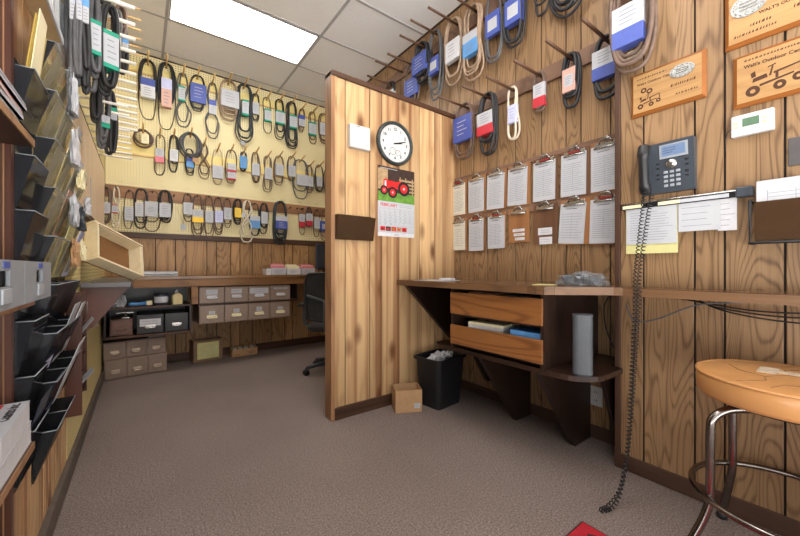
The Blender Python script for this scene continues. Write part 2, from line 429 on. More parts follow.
# ------------------------------------------------------------------ drive belts
def belt_mesh(w, h, n, r, style, m, depth=.03, tail=0.0):
    b = MB(); seg = 40
    for i in range(n):
        k = 1-(.34*random.random() if i else 0); kh = 1-(.24*random.random() if i else 0)
        if tail and i == 0: kh = 1.0
        elif tail: kh = (1-tail)*(1-.08*random.random())
        yo = -.010-depth*(i+.5)/n; ph = random.random()*6; pts = []
        for j in range(seg):
            s = 2*PI*j/seg; z = -h*kh/2*(1-math.cos(s)); x = math.sin(s)
            if style != 'ring': x = math.copysign(abs(x)**.62, x)
            x *= w/2*k; f = -z/h
            if style == 'pinch': x *= .62+.38*min(1, abs(f-.45)*2.6) if f < .45 else .62+.45*min(1, abs(f-.45)*2.4)
            if style == 'eight':
                q = f/kh; x *= (.75 if q < .5 else 1.05)*min(1, abs(q-.5)*4+.10)
                if q > .5: x = -x
            x += .006*math.sin(ph+z*9); yy = yo+.004*math.sin(ph*2+s*2)
            pts.append((x, yy, z+r))
        b.tube(pts, r*(.55 if tail and i == 0 else 1), m, True, 6)
    return b
def sleeve(par, x0, x1, z0, z1, body, band, mode, depth):
    y1 = -.004; y0 = -.018-depth; b = MB(); h = z1-z0
    b.box((x0, y0, z0), (x1, y1, z1), body, .004)
    e = .0006; yf = y0-.0007
    def strip(a, c, m): b.box((x0-e, y0-e, z0+h*a), (x1+e, y1, z0+h*c), m, .003)
    if mode == 'top': strip(.62, 1.01, band)
    elif mode == 'bottom': strip(-.01, .42, band)
    elif mode == 'edges': strip(.88, 1.01, band); strip(-.01, .12, band)
    elif mode == 'half':
        strip(.45, .6, band); strip(-.01, .08, band)
    elif mode == 'label':
        b.box((x0+(x1-x0)*.2, yf-.0006, z0+h*.22), (x1-(x1-x0)*.15, yf+.001, z0+h*.72), M_WHITE)
        yf -= .001
    lx0, lx1 = x0+(x1-x0)*.24, x1-(x1-x0)*.2
    zl = {'top': (.08, .55), 'bottom': (.5, .92), 'edges': (.2, .82), 'label': (.3, .66)}.get(mode, (.2, .85))
    b.lines(lx0, lx1, z0+h*zl[0], z0+h*zl[1], 4, M_INKL if body is not M_BLUE else M_WHITE, yf-.0002, max(.0012, h*.014))
    b.obj('paper_sleeve', par)
def hang(rows, plane, rot, group, rowname, off, lname):
    """rows of measured belts on a wall; plane = ('X'|'Y', value)"""
    key, val = plane; out = []
    for idx, (x0, x1, top, bot, m, cname, n, r, style, sl, desc) in enumerate(rows):
        cx = (x0+x1)/2; kw = {key: val}
        a, b, c, d = P(x0, (top+bot)/2, **kw), P(x1, (top+bot)/2, **kw), P(cx, top, **kw), P(cx, bot, **kw)
        w = (b-a).length*.95; h = (c-d).z
        dep = max(.016, n*r*1.1)
        o = belt_mesh(w, h, n, r, style, m, dep, .35 if 'tail' in desc else 0).obj('drive_belt', None, c, rot)
        lab = f"{cname}{' ' + sl[7] if sl else ''}, {ORD[idx]} from left, {rowname}"
        tag(o, lab, 'belt', group)
        if sl:
            sx0, sy0, sx1, sy1, body, band, mode, _ = sl
            p0, p1 = P(sx0, (sy0+sy1)/2, **kw), P(sx1, (sy0+sy1)/2, **kw)
            sgn = (lambda p: p.x-c.x) if key == 'Y' else (lambda p: -(p.y-c.y))
            zc = P((sx0+sx1)/2, sy0, **kw).z-c.z; zd = P((sx0+sx1)/2, sy1, **kw).z-c.z
            sleeve(o, sgn(p0), sgn(p1), zd, zc, body, band, mode, dep)
        if 'tag' in desc:
            tx, ty, tw, th2, tm = desc['tag'] if isinstance(desc, dict) else None
        out.append((o, c))
    return out
K, G, T, B = M_BLACK, M_GREY, M_TAN, M_BROWN
top_row = [
 (139,157,63,121,K,'thick black coil',5,.009,'loop',(140.5,81,155,100,M_GCARD,M_BLUE,'top','in blue-topped tan sleeve'),'tail'),
 (157.5,175,66,131,K,'long black belt coil',5,.009,'loop',(161,81,171.5,109,M_SALMON,M_LAV,'top','in long pinkish sleeve'),'tail'),
 (175,191,75,128,G,'black figure-eight belt',2,.007,'eight',(178,87,185,102,M_WHITE,M_GREEN,'edges','in white and green sleeve'),''),
 (190,205,77,112,K,'black belt loop',3,.007,'loop',(190,85,206,104,M_BLUE,M_WHITE,'plain','in solid blue sleeve'),''),
 (205,219,84,139,G,'pinched grey belt',2,.007,'eight',(208.5,101,216,115,M_WHITE,M_BLUE,'top','in small white and blue sleeve'),''),
 (219,238,83,122,T,'fat tan belt coil',6,.008,'loop',(220,92,238,109,M_WHITE,M_GCARD,'plain','in wide white sleeve'),''),
 (234,254,87,143,M_DGREEN,'tangled greenish belt bundle',7,.007,'pinch',(241,102,247.5,117,M_WHITE,M_GREEN,'edges','in narrow green-white sleeve'),''),
 (251.5,259,95,122,K,'short slim black belt',2,.006,'loop',(252,103,258.5,115,M_WHITE,M_GCARD,'plain','in small plain white sleeve'),''),
 (262,271.5,99,134,K,'thin dark belt',1,.006,'pinch',(264,110,270.5,122,M_WHITE,M_GREEN,'edges','in green-ended white sleeve'),''),
 (273.5,285,101,140,K,'coiled dark belt',4,.006,'pinch',(275,112,284,125,M_WHITE,M_GREEN,'edges','in white and green sleeve'),''),
 (284,298,104,149,K,'thick many-turn black belt',7,.007,'pinch',(288,117,295.5,130,M_WHITE,M_GREEN,'edges','in white and green sleeve'),''),
 (298,304,110,133,B,'short brown belt',3,.006,'loop',(298,116,304,127,M_WHITE,M_BLUE,'top','in blue-topped white sleeve'),''),
 (308,316,113,144.5,B,'thin brown belt',2,.006,'pinch',(308,123,315.5,136,M_WHITE,M_GREEN,'edges','in green-ended white sleeve'),''),
 (318,328,115,144,B,'brown belt by the partition post',3,.007,'loop',(319,124,328,136,M_WHITE,M_GCARD,'plain','in white sleeve'),''),
]
mid_row = [
 (133,153,132,148.5,B,'round coil of brown belt',4,.009,'ring',(141,135.5,149,145,M_CREAMP,M_GCARD,'plain','with cream tag'),''),
 (154,166,136,176,K,'thin black belt',1,.006,'pinch',(155,149,164,163,M_WHITE,M_PINK,'bottom','in white and pink sleeve'),''),
 (169,178.5,137,173,K,'slim black belt',2,.008,'loop',(169.5,150,178,162,M_GCARD,M_WHITE,'plain','in pale grey sleeve'),''),
 (179,202,135.5,160,G,'thick round ring of grey-black belt',6,.010,'ring',None,''),
 (185,194,150,176,K,'small black belt below grey ring',2,.006,'loop',(186,159,193.5,168,M_LBLUE,M_BLUE,'top','in blue sleeve'),''),
 (198,210,145,179.5,B,'bare twisted brown belt',3,.005,'eight',None,''),
 (212,223,150,185,T,'thin tan belt',1,.005,'loop',(212,166,223,179,M_WHITE,M_WHITE,'plain','in large white box sleeve'),''),
 (225,236.5,151,184,B,'thin brown belt',2,.006,'loop',(227,164,235.5,180,M_WHITE,M_RED,'half','in red and white sleeve'),''),
 (239.5,246.5,153,172,K,'very short black belt',3,.006,'loop',(239.5,157,246.5,169,M_LBLUE,M_WHITE,'plain','in bright blue sleeve'),''),
 (251,259.5,153.5,183,B,'short brown belt',2,.007,'loop',(251.5,164,259,176,M_WHITE,M_GCARD,'plain','in white sleeve'),''),
 (262,272.5,157,192.5,B,'narrow-waisted brown belt',2,.006,'pinch',(264,168,271.5,180,M_WHITE,M_GCARD,'plain','in white sleeve'),''),
 (273.5,283.5,157,185.5,B,'short brown belt pair',2,.006,'loop',(275,165,283,176,M_WHITE,M_GCARD,'plain','in broad white sleeve'),''),
 (287,295.5,157.5,181.5,B,'stubby brown belt',2,.007,'loop',(288,166,295,177,M_WHITE,M_GCARD,'plain','in white sleeve'),''),
 (292,308,161,199.5,G,'large grey belt hanging low',2,.008,'loop',(296,175,307,186,M_WHITE,M_GCARD,'plain','in wide white sleeve'),''),
 (305,313,166,193,B,'small brown belt',2,.006,'loop',(307,177,312.5,187,M_WHITE,M_GCARD,'plain','in narrow white sleeve'),''),
 (314.5,323,166,192,K,'small black belt',2,.006,'loop',(316,177,321.5,187,M_WHITE,M_GCARD,'plain','in narrow white sleeve'),''),
 (323.5,331,170,198,B,'brown belt mostly behind partition post',2,.006,'loop',None,''),
]
bot_row = [
 (102,111,188,224,B,'wide brown strap belt',3,.009,'loop',(103,203,110.5,214,M_WHITE,M_GCARD,'plain','in white sleeve'),''),
 (111.5,120.5,188,228,M_CREAM,'off-white backed belt',2,.007,'eight',(112,205,118,213.5,M_WHITE,M_RED,'edges','with small red-edged tag'),''),
 (124,134,191,229,K,'thin wire-like black belt',1,.004,'loop',(124.5,207,133.5,221,M_WHITE,M_GCARD,'plain','in white sleeve'),''),
 (134,148,190,229,K,'black belt',2,.008,'loop',(135,203,143.5,217,M_WHITE,M_GCARD,'plain','in white sleeve'),''),
 (143,162,192,232,B,'wide loose brown belt',2,.006,'loop',(144.5,202,158,217,M_WHITE,M_GCARD,'label','in a grey-white sleeve'),''),
 (158.5,172,192,223,K,'thick black coil',6,.008,'loop',(159,204,170.5,218,M_WHITE,M_GCARD,'plain','in broad white sleeve'),''),
 (182.5,193,194.5,222,B,'short brown belt',2,.006,'loop',(183,203,193,215,M_WHITE,M_GCARD,'plain','in square white sleeve'),''),
 (191,204,196,237,B,'long brown belt',3,.006,'loop',(192,210,203,222.5,M_WHITE,M_YEL,'bottom','in yellow and white sleeve'),''),
 (203.5,214,196.5,238,B,'long thin brown belt',2,.005,'loop',(205,211,213,223,M_WHITE,M_GCARD,'plain','in white sleeve'),''),
 (213.5,223,198,235,B,'brown belt',3,.006,'loop',(214.5,211,222.5,223,M_LAV,M_WHITE,'plain','in lavender sleeve'),''),
 (223,231,199,228,B,'short dark brown belt',2,.005,'loop',(223.5,208,231,220,M_WHITE,M_GCARD,'plain','in white sleeve'),''),
 (233,241.5,200,225,K,'short thick black coil',5,.006,'loop',(234,208.5,240.5,218,M_YEL,M_WHITE,'plain','in yellow sleeve'),''),
 (239.5,254,202,243,M_CREAM,'cream rope belt looped in an S',2,.009,'eight',None,''),
 (248.5,260,204,236,K,'thin black belt',2,.005,'loop',(249.5,216.5,259.5,228.5,M_LBLUE,M_WHITE,'top','in light blue and white sleeve'),''),
 (259,268,204,234,K,'black belt',4,.006,'loop',(260.5,212.5,267,224,M_WHITE,M_GCARD,'plain','in tall white sleeve'),''),
 (272,286.5,203,244.5,M_DGREEN,'big greenish belt bundle',7,.009,'loop',(274,217,285.5,229.5,M_BLUE,M_WHITE,'top','in white-topped blue sleeve'),''),
 (298,304.5,209,235,B,'thin belt',1,.004,'loop',(298.5,214.5,304,227,M_WHITE,M_RED,'bottom','in narrow white and red sleeve'),''),
 (305.5,312,208,227,K,'short black belt',4,.005,'loop',(305.5,214,311.5,226,M_WHITE,M_RED,'bottom','in short white and red sleeve'),''),
 (313,319.5,210,237,B,'thin brown belt',1,.005,'loop',(313.5,218,319,229,M_WHITE,M_GCARD,'plain','in white sleeve'),''),
 (319.5,328,211,241,B,'brown belt near partition post',2,.005,'loop',(319.5,221.5,328,231.5,M_BLUE,M_WHITE,'label','in blue sleeve'),''),
]
def peg(par, x, z, ln, up, m, r=.008, y0=0, name='peg'):
    MB().tube([(x, y0, z), (x, y0-ln, z+up)], r, m, seg=8).obj(name, par)
def row_on_back(rows, group, rowname, rail_label, z0, z1, m_rail, m_peg, ln, up, r, th, extra=()):
    t = thing('peg_rail', rail_label, 'peg rail', (0, YB-.008, z0), BACK)
    b = MB(); b.box((XL+.013, -th, 0), (XF-.01, 0, z1-z0), m_rail, .003).box((XL+.013, -th, -.012), (XF-.01, 0, 0), M_PEG if m_rail is M_YRAIL else m_rail); b.obj('rail', t)
    hung = hang(rows, ('Y', YB-.04), BACK, group, rowname, 0, '')
    done = []
    for o, c in hung:
        if any(abs(c.x-d) < .035 for d in done): continue
        done.append(c.x); peg(t, c.x, c.z-z0-r-.001, ln, up, m_peg, r)
    for x in extra: peg(t, x, (z1-z0)/2, ln, up, m_peg, r)
row_on_back(top_row, 'belts in the top row on the back pegboard', 'top back row',
            'yellow painted wooden rail with tan dowels, highest on the back wall', 3.185, 3.275, M_YRAIL, M_PEG, .25, .033, .009, .014)
row_on_back(mid_row, 'belts in the middle row on the back pegboard', 'middle back row',
            'yellow painted wooden rail with tan dowels, middle of three on the back wall', 2.29, 2.41, M_YRAIL, M_PEG, .23, .04, .009, .016)
row_on_back(bot_row, 'belts in the bottom row on the back pegboard', 'bottom back row',
            'brown wooden rail with dark pegs, lowest on the back wall', 1.815, 1.935, W_RAILX, M_PEGD, .075, .012, .007, .014, (.30, 1.62, 1.72, 1.8))
# pencilled sizes above the lowest rail
b = MB()
for i in range(19):
    x = -.2+i*.122; z = 1.965+.0
    for k in range(4): b.quad([(x+k*.013, YB-.0092, z), (x+k*.013+.003, YB-.0092, z), (x+k*.013+.008, YB-.0092, z+.02), (x+k*.013+.005, YB-.0092, z+.02)], M_INK)
tag(b.obj('handwritten_sizes'), 'row of faint handwritten sizes pencilled above the lowest peg rail', 'handwriting', None, 'stuff')
# hang tags
def hang_tag(label, loc, rot, w, h, m, group='loose belt tags'):
    o = MB().box((-w/2, -.0015, -h), (w/2, .0015, 0), m, .001).lines(-w*.3, w*.3, -h*.8, -h*.3, 3, M_INKL, -.0018, .001).obj('paper_tag', None, loc, rot)
    tag(o, label, 'tag', group); return o
c = P(183.5, 224, Y=YB-.02); o = hang_tag('small white tag dangling on a thin string between two white-sleeved belts, bottom row', c, 0, .05, .07, M_WHITE)
MB().tube([(0, -.002, -.003), (-.03, -.004, .08), (-.07, -.002, .18)], .0015, M_BROWN, seg=5).obj('string', o)
hang_tag('crumpled white tag under the tangled greenish belt in the top row', P(243, 140, Y=YB-.06), .2, .06, .06, M_WHITE)
hang_tag('tan card tag hung across the small blue-sleeved belt below the grey ring', P(196, 158, Y=YB-.1), .1, .07, .05, M_CARD)
hang_tag('white tag tied to the cream rope belt', P(243, 213, Y=YB-.08), .1, .05, .05, M_WHITE)

# right wall, upper and lower peg rails
up_row = [
 (388,396,84,100,K,'short black belt above the partition',3,.008,'loop',(389,92,396,100,M_WHITE,M_GCARD,'plain','in white sleeve'),''),
 (406.5,420,64,106,B,'brown belt',2,.009,'loop',(407,79,420,97,M_BLUE,M_WHITE,'plain','in plain blue sleeve'),''),
 (419,433,47,85,K,'thick coil of black belt',6,.010,'loop',(418,57,432,75,M_BLUE,M_LAV,'plain','in wide blue sleeve'),''),
 (431,443.5,33,101,G,'long grey-brown belt',3,.009,'loop',(432,59,441.5,75,M_BLUE,M_WHITE,'label','in narrow blue sleeve'),''),
 (447,464,22,86,T,'tan belt',3,.009,'loop',(449,42,462.5,62,M_GCARD,M_BLUE,'plain','in white sleeve'),''),
 (465,485,9,81,T,'large tan-grey belt',4,.009,'pinch',(467,35,481.5,57,M_LBLUE,M_WHITE,'top','in white and light blue sleeve'),''),
 (487,504.5,-6,63,G,'dark grey belt',2,.009,'loop',(488,14,502,37,M_BLUE,M_WHITE,'label','in white-labelled blue sleeve'),''),
 (507,526,-18,48,K,'black belt coil',4,.009,'loop',(509,1,525,26,M_BLUE,M_WHITE,'label','in large white-labelled blue sleeve'),''),
 (537,550,-30,16.5,K,'thin bare black belt',2,.008,'loop',None,''),
 (554,586,-40,17.5,K,'thick bare black belt ring',5,.010,'ring',None,''),
]
low_row = [
 (457,475,106,160,B,'dark brown belt',3,.008,'loop',(456.5,117,474.5,142,M_BLUE,M_WHITE,'plain','in wide blue sleeve'),''),
 (482,499,97,156,K,'thick black belt',4,.011,'loop',(482,114,497.5,136,M_WHITE,M_RED,'bottom','in red-bottomed white sleeve'),''),
 (508,520.5,89,141,M_CREAM,'cream belt',2,.008,'pinch',(510.5,106,519,124,M_LAV,M_WHITE,'plain','in pale blue-white sleeve'),''),
 (536,547.5,75,113,B,'short brown belt',2,.010,'loop',(536,85,547.5,108,M_WHITE,M_RED,'bottom','in white and red sleeve'),''),
 (566,581,58,109,K,'sturdy black belt',3,.012,'loop',(566.5,71,579.5,94,M_SALMON,M_WHITE,'label','in salmon sleeve'),''),
 (596,622,40,100,K,'corner black belt',2,.012,'loop',(595,50,622,79,M_WHITE,M_BLUE,'bottom','in white and blue sleeve'),''),
]
def row_on_right(rows, group, rowname, label, z0, z1, ys, ln):
    t = thing('peg_rail', label, 'peg rail', (XF-.008, 0, z0), RIGHT)
    MB().box((-4.0 if z0 > 3 else -2.225, -.022, 0), (-.815, 0, z1-z0), W_RAILY, .003).obj('rail', t)
    hung = hang(rows, ('X', XF-.06), RIGHT, group, rowname, 0, '')
    done = []
    for o, c in hung:
        if any(abs(c.y-d) < .04 for d in done): continue
        done.append(c.y); peg(t, -c.y, c.z-z0-.012, ln, .0, M_PEGD, .010, -.01)
    for y in ys:
        if all(abs(y-d) > .07 for d in done): peg(t, -y, (z1-z0)/2, ln, .0, M_PEGD, .010, -.01)
row_on_right(up_row, 'belts on the upper right rail', 'upper right rail',
             'dark walnut peg rail with long dowels high on the right wall', 3.12, 3.22, (3.17, 2.986, 2.79, 2.61, 2.437, 3.4, 3.6, 3.8), .36)
row_on_right(low_row, 'belts on the lower right rail', 'lower right rail',
             'walnut peg rail with long dowels above the clipboards', 2.355, 2.465, (2.05,), .36)
# belt on the near wall, hung from a dowel of its own
t = thing('peg_rail', 'short peg block with one dowel on the near right wall above the frame', 'peg rail', (XN-.008, .72, 2.44), RIGHT)
MB().box((-.06, -.02, -.05), (.06, 0, .05), W_RAILY, .003).obj('rail', t); peg(t, 0, 0, .2, 0, M_PEGD, .01, -.01)
o = hang([(615, 653, -30, 74, B, 'large brown belt', 4, .011, 'loop', (617, 9, 648, 49, M_WHITE, M_BLUE, 'bottom', 'in white and blue sleeve'), '')],
     ('X', XN-.06), RIGHT, None, 'x', 0, '')[0][0]
o['label'] = 'large brown belt in a white and blue sleeve beside the tractor plaque, near right wall'
hang_tag('small cream tag behind the large brown belt left of the wooden plaque', P(634, 50, X=XN-.03), RIGHT, .06, .05, M_CREAMP)

# ------------------------------------------------------------------ left wall: pegs and belts
t = thing('peg_rail', 'yellow rail with a row of long white pegs on the left wall', 'peg rail', (XL+.01, 0, 2.40), LEFT)
MB().box((2.0, -.012, -.04), (4.5, 0, .04), M_YRAIL, .003).obj('rail', t)
for i in range(15): peg(t, 2.10+i*.153, 0, .275, .0, M_PEGW, .011)
t = thing('peg_rail', 'yellow rail with slim tan dowels high on the left wall', 'peg rail', (XL+.01, 0, 3.15), LEFT)
MB().box((2.9, -.012, -.04), (4.5, 0, .04), M_YRAIL, .003).obj('rail', t)
for i in range(8): peg(t, 3.2+i*.153, 0, .30, .0, M_PEG, .007)
t = thing('peg_rail', 'yellow rail of short white pegs below the long pegs on the left wall', 'peg rail', (XL+.01, 0, 2.02), LEFT)
MB().box((2.55, -.012, -.03), (4.5, 0, .03), M_YRAIL, .003).obj('rail', t)
for i in range(9): peg(t, 2.62+i*.153, 0, .24, .0, M_PEGW, .008)
def left_belt(px, top, bot, wpx, Y, m, n, r, sl, label, rot=.5):
    c = P(px, top, Y=Y); d = P(px, bot, Y=Y); w = (P(px+wpx/2, 30, Y=Y)-P(px-wpx/2, 30, Y=Y)).length
    o = belt_mesh(w, c.z-d.z, n, r, 'loop', m, max(.03, n*r*1.3)).obj('drive_belt', None, c, rot); tag(o, label, 'belt', 'belts on the left wall pegs')
    if sl:
        y0, y1, body, band, mode = sl
        sleeve(o, -w*.52, w*.52, P(px, y1, Y=Y).z-c.z, P(px, y0, Y=Y).z-c.z, body, band, mode, max(.03, n*r*1.3))
left_belt(71, -14, 92, 6, 2.12, G, 4, .010, (-3, 27, M_WHITE, M_LBLUE, 'top'), 'flat grey belt in a white and blue sleeve, nearest on the left wall pegs', .2)
left_belt(77.5, -14, 88, 6, 2.12, G, 4, .010, (-3, 27, M_WHITE, M_LBLUE, 'top'), 'flat grey belt in a white and blue sleeve, second on the left wall pegs', .2)
left_belt(83.5, -14, 96, 6, 2.12, K, 4, .010, (5, 30, M_WHITE, M_LBLUE, 'top'), 'black belt in a white and blue sleeve, third on the left wall pegs', .2)
left_belt(91, 0, 94, 10, 2.26, G, 4, .010, (26, 59, M_WHITE, M_GREEN, 'edges'), 'dark grey belt in a green-edged white sleeve with plain face, left wall pegs', .35)
left_belt(104.5, 12, 98, 15, 2.41, K, 5, .010, (37, 73, M_WHITE, M_GREEN, 'edges'), 'large black belt in a green-edged sleeve in front of the white pegs', .4)
left_belt(93, 92, 124, 7, 2.62, K, 4, .010, None, 'bare black strap belt on the lower left wall pegs', .4)
left_belt(101, 92, 150, 8, 2.78, G, 4, .010, (118, 130, M_WHITE, M_GREEN, 'bottom'), 'black belt with a small green-banded tag on the lower left wall pegs', .4)
left_belt(108.5, 95, 156, 8, 2.93, K, 4, .010, (110, 122, M_WHITE, M_GREEN, 'top'), 'farthest black belt with green-topped tag on the lower left wall pegs', .4)
left_belt(119, 12, 38, 10, 3.55, B, 4, .012, None, 'brown belt coil on the high tan dowels of the left wall', .3)
left_belt(114, 15, 85, 7, 3.4, G, 4, .012, (38, 50, M_WHITE, M_LBLUE, 'plain'), 'long grey belt behind the green-edged sleeve on the high tan dowels', .3)
left_belt(122, 30, 76, 6, 3.7, K, 4, .012, (42, 55, M_WHITE, M_LBLUE, 'top'), 'black belt with light blue sleeve farthest along the high tan dowels', .3)
left_belt(100, -20, 12, 12, 2.7, K, 4, .010, None, 'dark belt coil at the top edge above the white pegs', .4)

# plywood panel and moulding on the left wall
t = thing('plywood_panel', 'pale plywood panel on the left wall behind the literature racks', 'panel', (XL+.01, 0, 0))
MB().box((.0, 2.38, 1.42), (.018, 4.38, 2.0), W_PLY, .002).obj('panel', t)
MB().box((.0, 2.38, 1.385), (.03, 4.40, 1.42), W_TRIMY, .003).box((0, 2.38, 2.0), (.02, 4.38, 2.008), W_TRIMY).obj('edge_moulding', t)
tag(MB().box((-.0005, -.02, -.16), (.0005, .02, 0), M_WHITE, M=Matrix.Rotation(.1, 4, 'X')).obj('paper_strip', None, (XL+.07, 2.75, 1.60)), 'narrow white paper strip against the plywood panel', 'paper')

# ------------------------------------------------------------------ right counter
poly = [(2.281, 2.209), (1.62, 2.209), (1.62, 1.06)]
for i in range(9):
    a = i/8; s = a*a*(3-2*a); poly.append((1.60+.255*s if a > 0 else 1.605, 1.0-.3*a))
poly += [(1.855, -1.3), (2.041, -1.3), (2.041, .814), (2.281, .814)]
t = thing('wall_counter', 'brown wooden counter along the right wall, deep by the partition and narrow in front', 'counter', (0, 0, .935))
MB().prism(poly, (0, 0, 0), (1, 0, 0), (0, 1, 0), (0, 0, .035), W_TOP).obj('counter_top', t)
b = MB()
ep = [p for p in poly[1:12]]+[(1.855, -1.3)]
for a, c in zip(ep, ep[1:]):
    d = Vector((c[0]-a[0], c[1]-a[1], 0)); n_ = Vector((d.y, -d.x, 0)).normalized()*-.006
    if n_.x > 0: n_ = -n_
    b.prism([(0, -.004), (1, -.004), (1, .031), (0, .031)], (a[0], a[1], 0), d, (0, 0, 1), n_, W_EDGE)
b.obj('front_edging', t)
b = MB().prism([(1.66, 0), (2.28, 0), (2.28, -.485), (2.16, -.485)], (0, 2.15, 0), (1, 0, 0), (0, 0, 1), (0, .035, 0), W_DARK)
b.obj('side_brace', t)
for yy in (-.6, -1.2): MB().prism([(1.88, 0), (2.04, 0), (2.04, -.25)], (0, yy, 0), (1, 0, 0), (0, 0, 1), (0, .02, 0), W_DARK).obj('bracket', t)
# lower shelf with legs
sp = [(2.271, 1.85), (1.70, 1.85), (1.68, 1.82), (1.68, .98)]+[(1.68+.17*(1-math.cos(a)), .95-.18*math.sin(a)) for a in [i*PI/16 for i in range(1, 9)]]+[(2.036, .77), (2.036, .825), (2.271, .83)]
t = thing('lower_shelf', 'dark walnut round-ended shelf on tapered legs beneath the counter', 'shelf', (0, 0, 0))
MB().prism(sp, (0, 0, .508), (1, 0, 0), (0, 1, 0), (0, 0, .027), W_DARKX).obj('shelf_board', t)
for yy, x0, x1, zb in ((1.46, 1.72, 2.10, .0), (1.04, 1.70, 2.08, .0)):
    MB().prism([(x0, .508), (2.268, .508), (2.268, zb), (x1, zb)], (0, yy, 0), (1, 0, 0), (0, 0, 1), (0, .035, 0), W_DARK).obj('leg', t)
MB().prism([(1.98, .508), (2.268, .508), (2.268, .17), (2.2, .17)], (0, 1.79, 0), (1, 0, 0), (0, 0, 1), (0, .035, 0), W_DARK).obj('leg', t)
MB().prism([(1.98, .508), (2.268, .508), (2.268, .0), (2.22, .0)], (0, .85, 0), (1, 0, 0), (0, 0, 1), (0, .02, 0), W_DARK).obj('leg', t)
# bin unit with two oak fronts
t = thing('bin_unit', 'two-tier open bin unit with oak fronts hung under the right counter', 'bin unit', (0, 0, 0))
MB().box((1.662, 0.995, .5355), (2.268, 1.013, .934), W_DARK, r=.4).obj('side_panel', t); MB().box((1.662, 1.645, .5355), (2.268, 1.66, .934), W_DARK).obj('side_panel', t)
MB().box((1.67, 1.013, .556), (2.268, 1.645, .568), W_DARKX).box((1.67, 1.013, .752), (2.268, 1.645, .764), W_DARKX).box((2.25, 1.013, .568), (2.268, 1.645, .934), W_DARKX).obj('floor_panel', t)
MB().box((1.652, .998, .764), (1.67, 1.66, .905), W_DRAWER, .003, r=.2).obj('upper_front', t)
MB().box((1.652, .998, .567), (1.67, 1.66, .690), W_DRAWER, .003, r=.6).obj('lower_front', t)
# contents of the lower bin
def flat_stack(name, label, cat, x0, y0, z0, x1, y1, z1, m, rz=0, n=5, group=None):
    c = Vector(((x0+x1)/2, (y0+y1)/2, z0)); dx, dy, dz = (x1-x0)/2, (y1-y0)/2, (z1-z0)/n; b = MB()
    for i in range(n):
        j, k = random.uniform(-.004, .004), random.uniform(-.004, .004)
        b.box((-dx+j, -dy+k, i*dz+.0003), (dx+j, dy+k, (i+1)*dz-.0003), m if isinstance(m, type(M_WHITE)) else m[i % len(m)])
    return tag(b.obj(name, None, c, rz), label, cat, group)
flat_stack('paper_pile', 'loose pile of white papers in the lower oak bin', 'papers', 1.70, 1.30, .569, 1.95, 1.55, .722, [M_WHITE, M_GCARD, M_CREAMP], .1, 9)
flat_stack('box', 'light blue box in the lower oak bin', 'box', 1.69, 1.03, .569, 1.9, 1.22, .715, M_LBLUE, 0, 2)
flat_stack('folder', 'dark folder lying in the upper oak bin', 'folder', 1.70, 1.04, .765, 1.95, 1.25, .908, M_PLBLK2, .04, 5)
flat_stack('folder', 'brown folder in the upper oak bin beside the dark one', 'folder', 1.70, 1.32, .765, 1.95, 1.55, .912, M_BRNM, -.03, 5)
# speaker
t = thing('desk_speaker', 'slim silver-grey speaker standing on the round end of the lower shelf', 'speaker', (1.748, .840, .5355), .5)
b = MB(); pr = [(math.copysign(abs(math.cos(a))**.6, math.cos(a))*.043, math.copysign(abs(math.sin(a))**.6, math.sin(a))*.045) for a in [i*PI/12 for i in range(24)]]
b.prism(pr, (0, 0, .012), (1, 0, 0), (0, 1, 0), (.0, .0, .282), M_SPK); b.obj('cabinet', t)
MB().prism([(x*.92, y*.92) for x, y in pr], (0, 0, 0), (1, 0, 0), (0, 1, 0), (0, 0, .012), M_PLBLK).obj('base', t)
MB().prism([(x*1.02, y*1.02) for x, y in pr], (0, 0, .294), (1, 0, 0), (0, 1, 0), (0, 0, .006), M_SPK).obj('top_cap', t)
# outlet and plug
c = P(596, 396, X=XF-.008)
t = thing('wall_outlet', 'white double power outlet low on the wall under the counter', 'outlet', c, RIGHT)
MB().box((-.04, -.006, -.06), (.04, 0, .06), M_PLWHITE, .004).obj('cover_plate', t)
for dz in (-.026, .026):
    o = MB().box((-.017, -.009, dz-.019), (.017, -.005, dz+.019), M_PLWHITE, .004).obj('socket', t)
    MB().box((-.008, -.0096, dz-.007), (-.005, -.0088, dz+.007), M_INKB).box((.005, -.0096, dz-.007), (.008, -.0088, dz+.007), M_INKB).obj('slot', o)
o = MB().tube([(c.x-.012, c.y+.03, c.z+.03), (c.x-.05, c.y+.04, c.z+.03), (c.x-.09, c.y+.05, c.z-.06), (c.x-.10, c.y+.045, c.z-.16), (c.x-.07, c.y+.04, c.z-.24)], .006, M_PLBLK).obj('power_cord')
tag(o, 'black power cord hanging from the outlet under the lower shelf', 'cord')
